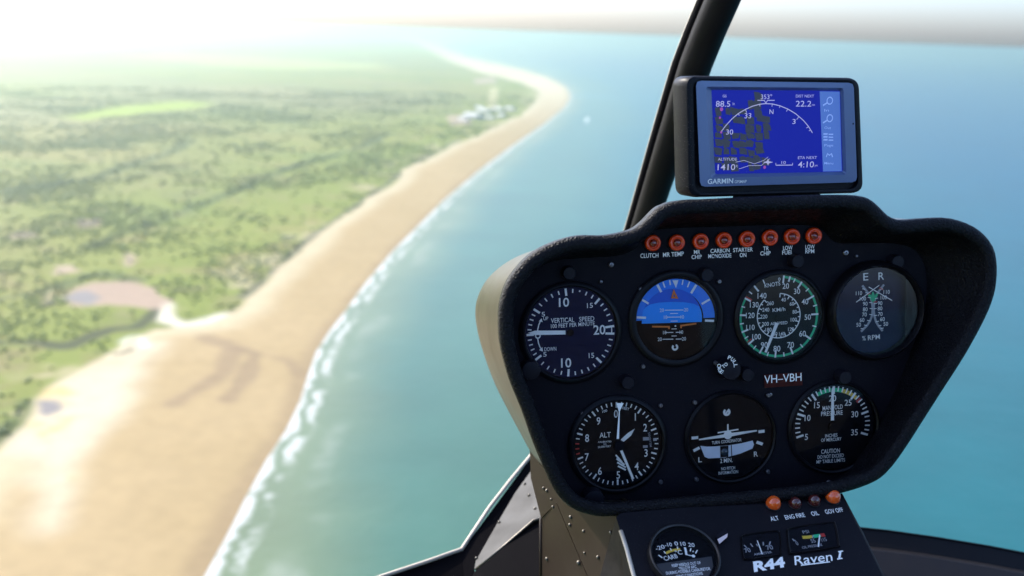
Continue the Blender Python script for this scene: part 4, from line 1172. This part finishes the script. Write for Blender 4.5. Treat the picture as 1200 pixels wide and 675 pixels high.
am = small_gauge('ammeter', 'small ammeter marked 70 at both ends with an upright white needle', [(868, 634), (872, 628), (908, 623), (914, 627), (915, 648), (911, 652), (876, 657), (870, 653)], 891, 641)
b = MB()
for q in [(871.8, 638.6, 875.2, 642, 1.1), (879.4, 637, 882.2, 640.8, 1.1), (894.4, 635.2, 894.6, 639.2, 1.3), (902.8, 634.6, 901.4, 638.6, 1.3), (886.4, 637.4, 887.8, 640, 1.0)]: am.line(b, *q[:4], q[4], .0009)
am.text(b, '70', 873.6, 647.8, 880.4, 646.6, 4.6, .0009); am.text(b, '70', 899.2, 644.4, 906.6, 643.4, 4.8, .0009); am.text(b, 'AMMETER', 884, 651, 905, 648, 2.3, .0009); b.build('lettering', MT['grey'], am.e)
b = MB(); am.line(b, 893.4, 649.6, 887.4, 633.4, 1.4, .0012, .9); b.build('needle', MT['white'], am.e)
oi = small_gauge('oil_pressure_gauge', 'small oil gauge with a yellow, green and red bar on the lower console', [(922, 626), (926, 620), (972, 613), (979, 616), (983, 638), (979, 643), (930, 650), (924, 646)], 952, 632)
b = MB(); oi.path(b, [(940.4, 629.8), (947, 629.4), (952, 628.8)], 3.6, .0009); b.build('yellow_arc', MT['yellow'], oi.e)
b = MB(); oi.path(b, [(953.2, 628.7), (957, 628), (961.6, 627.4)], 3.8, .0009); b.build('green_arc', MT['green'], oi.e)
b = MB(); oi.path(b, [(961.9, 627.3), (964, 627), (966.6, 626.6)], 4.0, .0009); b.build('red_mark', MT['red'], oi.e)
b = MB(); oi.line(b, 928.4, 631.6, 932.6, 634.2, 1.3, .0009); oi.line(b, 930.6, 634, 929, 632, 1.0, .0009); oi.line(b, 952.2, 630.6, 952.8, 627, 1.2, .001)
for t in [('PSI', 941.4, 625.4, 948.6, 624.4, 3.2), ('0', 933.8, 639, 936.2, 638.6, 4.2), ('55', 951.2, 636.2, 956.4, 635.4, 4.0), ('115', 963.6, 634.8, 969.4, 633.8, 3.8), ('OIL PRESSURE', 940.6, 643.2, 964, 639.4, 2.6)]: oi.text(b, *t, z=.0009)
b.build('lettering', MT['grey'], oi.e)
b = MB(); oi.line(b, 959, 640.8, 960.6, 626.6, 1.6, .0013, 1.3); b.build('needle', MT['white'], oi.e)
# carburettor temperature
ct = thing(CP, 'carburettor_temperature_gauge', 'round carburettor temperature gauge with yellow arc at the console corner', 'gauge', 800, 655, 'small engine gauges on the lower console')
q = ct.m(800, 655, 40) * 1.0
K0 = np.array(ct.p(757.5, 652)); K1 = np.array(ct.p(843.5, 648)); q = np.linalg.norm(K1 - K0) / 2 * .955; cc = (K0 + K1) / 2 + np.array(ct.p(801, 656)) - np.array(ct.p(801, 651))
b = MB(); lathe(b, [(q, 0.0003), (q, .004), (q * .985, .0062), (q * .95, .0068), (q * .91, .006), (q * .90, .0012)], cc, 64); b.f = [t for t in b.f if len(t) == 4]; b.build('bezel', mat('bezel_satin', (.030, .028, .027), .34, metal=.6, noise=.2, nscale=200), ct.e, True, 40)
b = MB(); lathe(b, [(q * .905, .0014), (0, .0014)], cc, 64); b.build('dial_face', MT['dial'], ct.e)
b = MB(); b.poly([(cc[0] + q * .91 * math.cos(2 * math.pi * i / 48), cc[1] + q * .91 * math.sin(2 * math.pi * i / 48), .005) for i in range(48)]); b.build('glass', MT['coated'], ct.e)
b = MB(); ct.path(b, [(780.2, 648.4), (784, 646.4), (788, 645), (792.4, 644.2), (797, 643.6)], 2.8, .0018); b.build('yellow_arc', MT['yellow'], ct.e)
b = MB(); zc = .0020
for t in [('-20', 769.4, 645.2, 779.6, 642.4, 4.4), ('-10', 779.6, 641, 788, 640, 4.2), ('0', 791, 639.2, 795, 639, 4.4), ('10', 798, 639.6, 804, 639.4, 4.4), ('20', 806.8, 640.6, 814.2, 641, 4.4),
          ('CARB', 779, 657.2, 794.6, 653.6, 4.8), ('°C', 792, 650.2, 800, 649.4, 4.8)]: ct.text(b, *t, z=zc, bold=.012)
for q_ in [(771.6, 650.4, 776.2, 653.6), (778, 646, 780, 648.6), (785.4, 642.4, 786.8, 645), (793.6, 640.6, 794.4, 643.2), (809.8, 642.6, 808.8, 646), (812.6, 645.6, 811.8, 646.8), (817.2, 644.6, 815, 648.6)]: ct.line(b, *q_, 1.3, zc)
b.build('lettering', MT['white'], ct.e)
b = MB(); ct.path(b, [(802.6, 641.4), (803.8, 646), (804.4, 650.4)], 2.4, .0026); ct.path(b, [(804.2, 649.8), (809, 651), (813, 651.6)], 1.1, .0026); ct.disc(b, 812.6, 651.6, 1.9, .0027, 12); b.build('needle', MT['white'], ct.e)
b = MB(); ct.poly(b, [(769, 661), (834, 652), (836, 664), (830, 676), (816, 684), (790, 684), (776, 676)], .0018); npl = b.build('notice_plate', MT['greyplate'], ct.e)
b = MB()
for t in [('KEEP NEEDLE OUT OF', 787.8, 664.4, 821.6, 660.8, 3.1), ('YELLOW ARC', 796, 667.8, 816.8, 665.4, 3.1), ('DURING POSSIBLE CARBURETOR', 781, 673.4, 833, 667.8, 3.2), ('ICING CONDITIONS', 793, 677.4, 824, 673.4, 3.2)]: ct.text(b, *t, z=.0021, bold=.03)
b.build('lettering', MT['white'], npl)
# toggle by the carburettor gauge
tg = thing(CP, 'toggle_switch', 'small bright metal flag switch between the round gauge and the ammeter', 'switch', 846, 634)
b = MB(); P4 = [(840.6, 632), (852.8, 625), (852.2, 629.4), (843, 637.4)]
prism(b, [tg.p(x, y, .004) for x, y in P4], [tg.p(x, y, .0026) for x, y in P4]); b.build('lever', mat('lever_pale', (.75, .60, .56), .35, noise=.06, nscale=300), tg.e)
b = MB(); P4 = [(839, 628), (850, 619), (853, 625), (841, 633)]
prism(b, [tg.p(x, y, .0025) for x, y in P4], [tg.p(x, y, .0004) for x, y in P4]); b.build('base', MT['knob'], tg.e)

# ------------------------------------------------------------------ unseen cabin parts behind the camera, added to block sky reflections in the dial glass
CABM = mat('cabin_trim', (.030, .025, .021), .75, noise=.3, nscale=20, bump=.2, bscale=150)
b = MB()
box(b, .80, .84, -.80, .62, -1.15, -.37); box(b, .80, .84, -.80, -.70, -.37, .42); box(b, .80, .84, .54, .62, -.37, .30); box(b, .80, .84, -.80, .62, .42, .50)
o = b.build('unseen_cabin_wall', CABM); o['kind'] = 'structure'
b = MB(); box(b, -.44, .795, -.84, -.80, -1.15, .02); box(b, .12, .28, -.84, -.80, .022, .50); o = b.build('unseen_cabin_bulkhead', CABM); o['kind'] = 'structure'
b = MB(); P = rounded([(.32, -.98), (.78, -.98), (.76, -.02), (.34, -.02)], .09)
rings(b, [[(x, -.40 - .12 * (z + .98), z) for x, z in P], [(x, -.385 - .12 * (z + .98), z) for x, z in P]], cap0=True, cap1=True)
rings(b, [[(x, -.50 - .12 * (z + .98), z) for x, z in P], [(x, -.402 - .12 * (z + .98), z) for x, z in P]], cap0=True, cap1=True)
o = b.build('unseen_cabin_seat', CABM); o['kind'] = 'structure'

# ------------------------------------------------------------------ windscreen frame, sill, console side


def wthing(name, label, cat, x, y, d):
    e = bpy.data.objects.new(name, None); COL.objects.link(e); e.location = Vector(at(x, y, d)); tag(e, label, cat); return e


def wloc(e, p): return tuple(np.array(p) - np.array(e.location))


def slab(mb, e, pts, th):
    """pts (px, py, depth): a plate of thickness th set back away from the cabin"""
    P = [np.array(wloc(e, at(*p))) for p in pts]
    a = np.mean(P, 0); nrm = sum((np.cross(P[i] - a, P[(i + 1) % len(P)] - a) for i in range(len(P))), np.zeros(3)); nrm /= np.linalg.norm(nrm)
    w = np.array(e.location) + a
    if nrm @ w > 0: P = P[::-1]; nrm = -nrm
    return prism(mb, [tuple(p - nrm * th) for p in P][::-1] if False else P, [tuple(p - nrm * th) for p in P])


def flat(p3, rest):
    """points on the plane through three (px, py, depth) points"""
    A_3 = [at(*p) for p in p3]; nn = np.cross(A_3[1] - A_3[0], A_3[2] - A_3[0])
    return [(x, y, float((A_3[0] @ nn) / (ray(x, y) @ nn))) for x, y in rest]


ws = wthing('windscreen', 'black windscreen post and lower frame with pale edging round the clear windscreen', 'windscreen', 752, 262, 1.06)
PC = [(858, -35, .92), (843, 0, .94), (827, 37, .965), (812, 75, .99), (799, 116, 1.015), (786, 158, 1.045), (771.5, 204, 1.075), (757, 250, 1.11), (741, 300, 1.15)]
wid = [47, 46, 45, 44, 42.5, 41, 38, 35, 33]


def longer(P):
    d = P[0] - P[2]; d /= np.linalg.norm(d); e_ = P[-1] - P[-3]; e_ /= np.linalg.norm(e_)
    return [P[0] + d * t + np.array([0, -.10, 0]) * t * t for t in (.7, .5, .3, .15)] + P + [P[-1] + e_ * .15]



b = MB()
for side_ in (0,):
    P = [np.array(wloc(ws, at(x + w * .08, y, d))) for (x, y, d), w in zip(PC, wid)]
    rr_ = [w * d / FPX * .44 for w, (x, y, d) in zip(wid, PC)]
    tube(b, longer(P), [rr_[0]] * 4 + rr_ + [rr_[-1]], 20)
b.build('centre_post', MT['post'], ws, True, 60)
b = MB(); P = [np.array(wloc(ws, at(x - w * .36, y, d + .012))) for (x, y, d), w in zip(PC, wid)]
rr_ = [w * d / FPX * .20 for w, (x, y, d) in zip(wid, PC)]; tube(b, longer(P), [rr_[0]] * 4 + rr_ + [rr_[-1]], 12); b.build('post_seal', MT['rubber'], ws, True, 60)
b = MB(); P = [np.array(wloc(ws, at(x - w * .555, y, d + .016))) for (x, y, d), w in zip(PC, wid)]
tube(b, longer(P), .0012, 8); b.build('post_edging', MT['cream'], ws, True, 60)
SILL = [(405, 690, .98), (450, 674.5, 1.0), (500, 658, 1.02), (541, 643.5, 1.04), (556, 621, 1.06), (574, 594, 1.08), (598, 563, 1.11), (622, 534, 1.14), (650, 500, 1.17)]
b = MB(); tube(b, [wloc(ws, at(*p)) for p in SILL], .0021, 8); b.build('lower_edging', MT['cream'], ws, True, 60)
b = MB(); slab(b, ws, [(541.5, 645, 1.04), (622.5, 535.5, 1.14), (640, 520, 1.155), (640, 545, 1.15), (626, 549, 1.14), (603, 579, 1.10), (557, 658, 1.03), (556, 672, 1.02), (545, 700, 1.0), (415, 700, .98), (450, 676.5, 1.0)], .01)
b.build('lower_frame', MT['rubber'], ws)
b = MB(); RS = [(880, 606, 1.10), (985, 617, 1.11), (1040, 622.5, 1.115), (1100, 631, 1.12), (1160, 641, 1.125), (1215, 651.5, 1.13)]
n_ = len(RS)
tp = [np.array(wloc(ws, at(*p))) for p in RS]
lo = [np.array(wloc(ws, at(x, y + 90, d - .1))) for x, y, d in RS]; md = [np.array(wloc(ws, at(x, y + 20, d - .012))) for x, y, d in RS]; md2 = [np.array(wloc(ws, at(x, y + 24, d - .03))) for x, y, d in RS]
bk = [np.array(wloc(ws, at(x, y + 3, d + .03))) for x, y, d in RS]
rings(b, [bk, tp, md, md2, lo], closed=False); b.build('right_frame', MT['post'], ws, True, 30)
b = MB(); tube(b, [tuple(p + np.array([0, 0, .0006])) for p in tp], .0012, 8); b.build('frame_lip', MT['post'], ws, True, 60)
# the clear acrylic itself, two bowed halves meeting at the post
b = MB(); rs = []
for j in range(9):
    y = -60 + j * 95; row = []
    for i in range(25):
        x = -150 + i * 62.5; d = 1.30 - .30 * ((x - 760) / 900) ** 2 + .12 * (j - 4) / 4
        row.append(wloc(ws, at(x, y, d)))
    rs.append(row)
rings(b, rs, closed=False); b.build('windscreen_pane', MT['pane'], ws, True)

cs = wthing('console_side', 'riveted brown metal side wall of the console below the panel', 'console side', 690, 640, .86)
SP3 = [(729, 624, .80), (742, 674, .785), (634, 600, .93)]
RP = [flat(SP3, [(652, 590)])[0], flat(SP3, [(704, 712)])[0], (634, 650, .935)]
b = MB(); slab(b, cs, flat(RP, [(634, 712), (634, 608), (652, 590), (678, 652), (704, 712)]), .003); b.build('rear_sheet', MT['brown'], cs)
b = MB(); slab(b, cs, flat(SP3, [(704.5, 712), (678.5, 651), (652.5, 589.5), (634, 607), (622, 560), (620, 505), (665, 520), (735, 590), (727.5, 622), (742, 674), (754, 712)]), .003); b.build('front_sheet', MT['brown'], cs)
RV = [(669, 606, .905, 2.6), (668, 615, .90, 2.2), (684, 622.5, .88, 2.2), (716, 624, .83, 2.6), (685, 648, .86, 1.8), (678.5, 659.5, .868, 3.2), (701, 653, .838, 2.6), (641, 655, .925, 2.4), (637, 548 + 24, .97, 1.8), (641, 575, .965, 2.2),
      (648, 594, .94, 1.8), (646, 585, .945, 1.6), (723, 648, .80, 1.6), (706, 690, .82, 2.4)]
b = MB()
for x, y, d, r in RV:
    d = flat(SP3 if x > 645 or y < 600 else RP, [(x, y)])[0][2]
    c = np.array(wloc(cs, at(x, y, d - .0005))); q = r * .8 * d / FPX; v = q = r * d / FPX; v = np.array(ray(x, y)); v /= np.linalg.norm(v)
    u1 = np.cross(v, [0, 0, 1.]); u1 /= np.linalg.norm(u1); u2 = np.cross(u1, v)
    rs = [[tuple(c + q * math.cos(t) * (math.cos(a) * u1 + math.sin(a) * u2) - v * q * .9 * math.sin(t)) for a in np.linspace(0, 2 * math.pi, 12, endpoint=False)] for t in np.linspace(-.3, 1.5, 6)]
    rings(b, rs, cap1=True)
b.build('rivet', MT['rivet'], cs, True)
b = MB(); tube(b, [wloc(cs, at(*p)) for p in flat(RP, [(634, 607), (634, 650), (634, 712)])], .0016, 8); b.build('corner_edge', MT['brown'], cs, True)

gu = wthing('gusset', 'pale grey metal gusset plate between the windscreen frame and the console', 'bracket', 600, 610, 1.02)
GP3 = [(626.5, 548.5, 1.10), (637, 606, 1.0), (557, 666, .99)]
b = MB(); slab(b, gu, flat(GP3, [(626.5, 546), (631, 562), (640, 606), (626, 608.5), (592, 637), (560, 666), (556, 666.5), (557.5, 657.5), (584, 611), (604, 577)]), .003); b.build('plate', MT['grey_metal'], gu)
b = MB(); tube(b, [wloc(gu, at(557, 667.5, .98)), wloc(gu, at(592, 638.5, .985)), wloc(gu, at(625.5, 609.5, .99)), wloc(gu, at(637, 607, .99))], .0013, 8); b.build('folded_edge', MT['rivet'], gu, True)
b = MB()
for x, y, d in [(615, 567, 1.09), (620, 580.5, 1.05), (630.5, 554, 1.1), (585, 612, 1.04), (558.5, 654, 1.0), (627, 596, 1.01), (632, 590, 1.02)]:
    c = np.array(wloc(gu, at(x, y, flat(GP3, [(x, y)])[0][2] - .0005)));
    rs = [[tuple(c + .0017 * np.array([math.cos(t) * math.cos(a), math.cos(t) * math.sin(a), math.sin(t)])) for a in np.linspace(0, 2 * math.pi, 10, endpoint=False)] for t in np.linspace(-1.5, 1.5, 7)]
    rings(b, rs, cap0=True, cap1=True)
b.build('rivet', MT['rivet'], gu, True)
b = MB(); slab(b, gu, [(535, 705, .96), (557, 669, .978), (592, 640, .983), (626, 611, .988), (636, 609, .99), (636, 705, .93)], .003); b.build('recess_shade', MT['rubber'], gu)  # black sheet standing in for the shade of the open recess
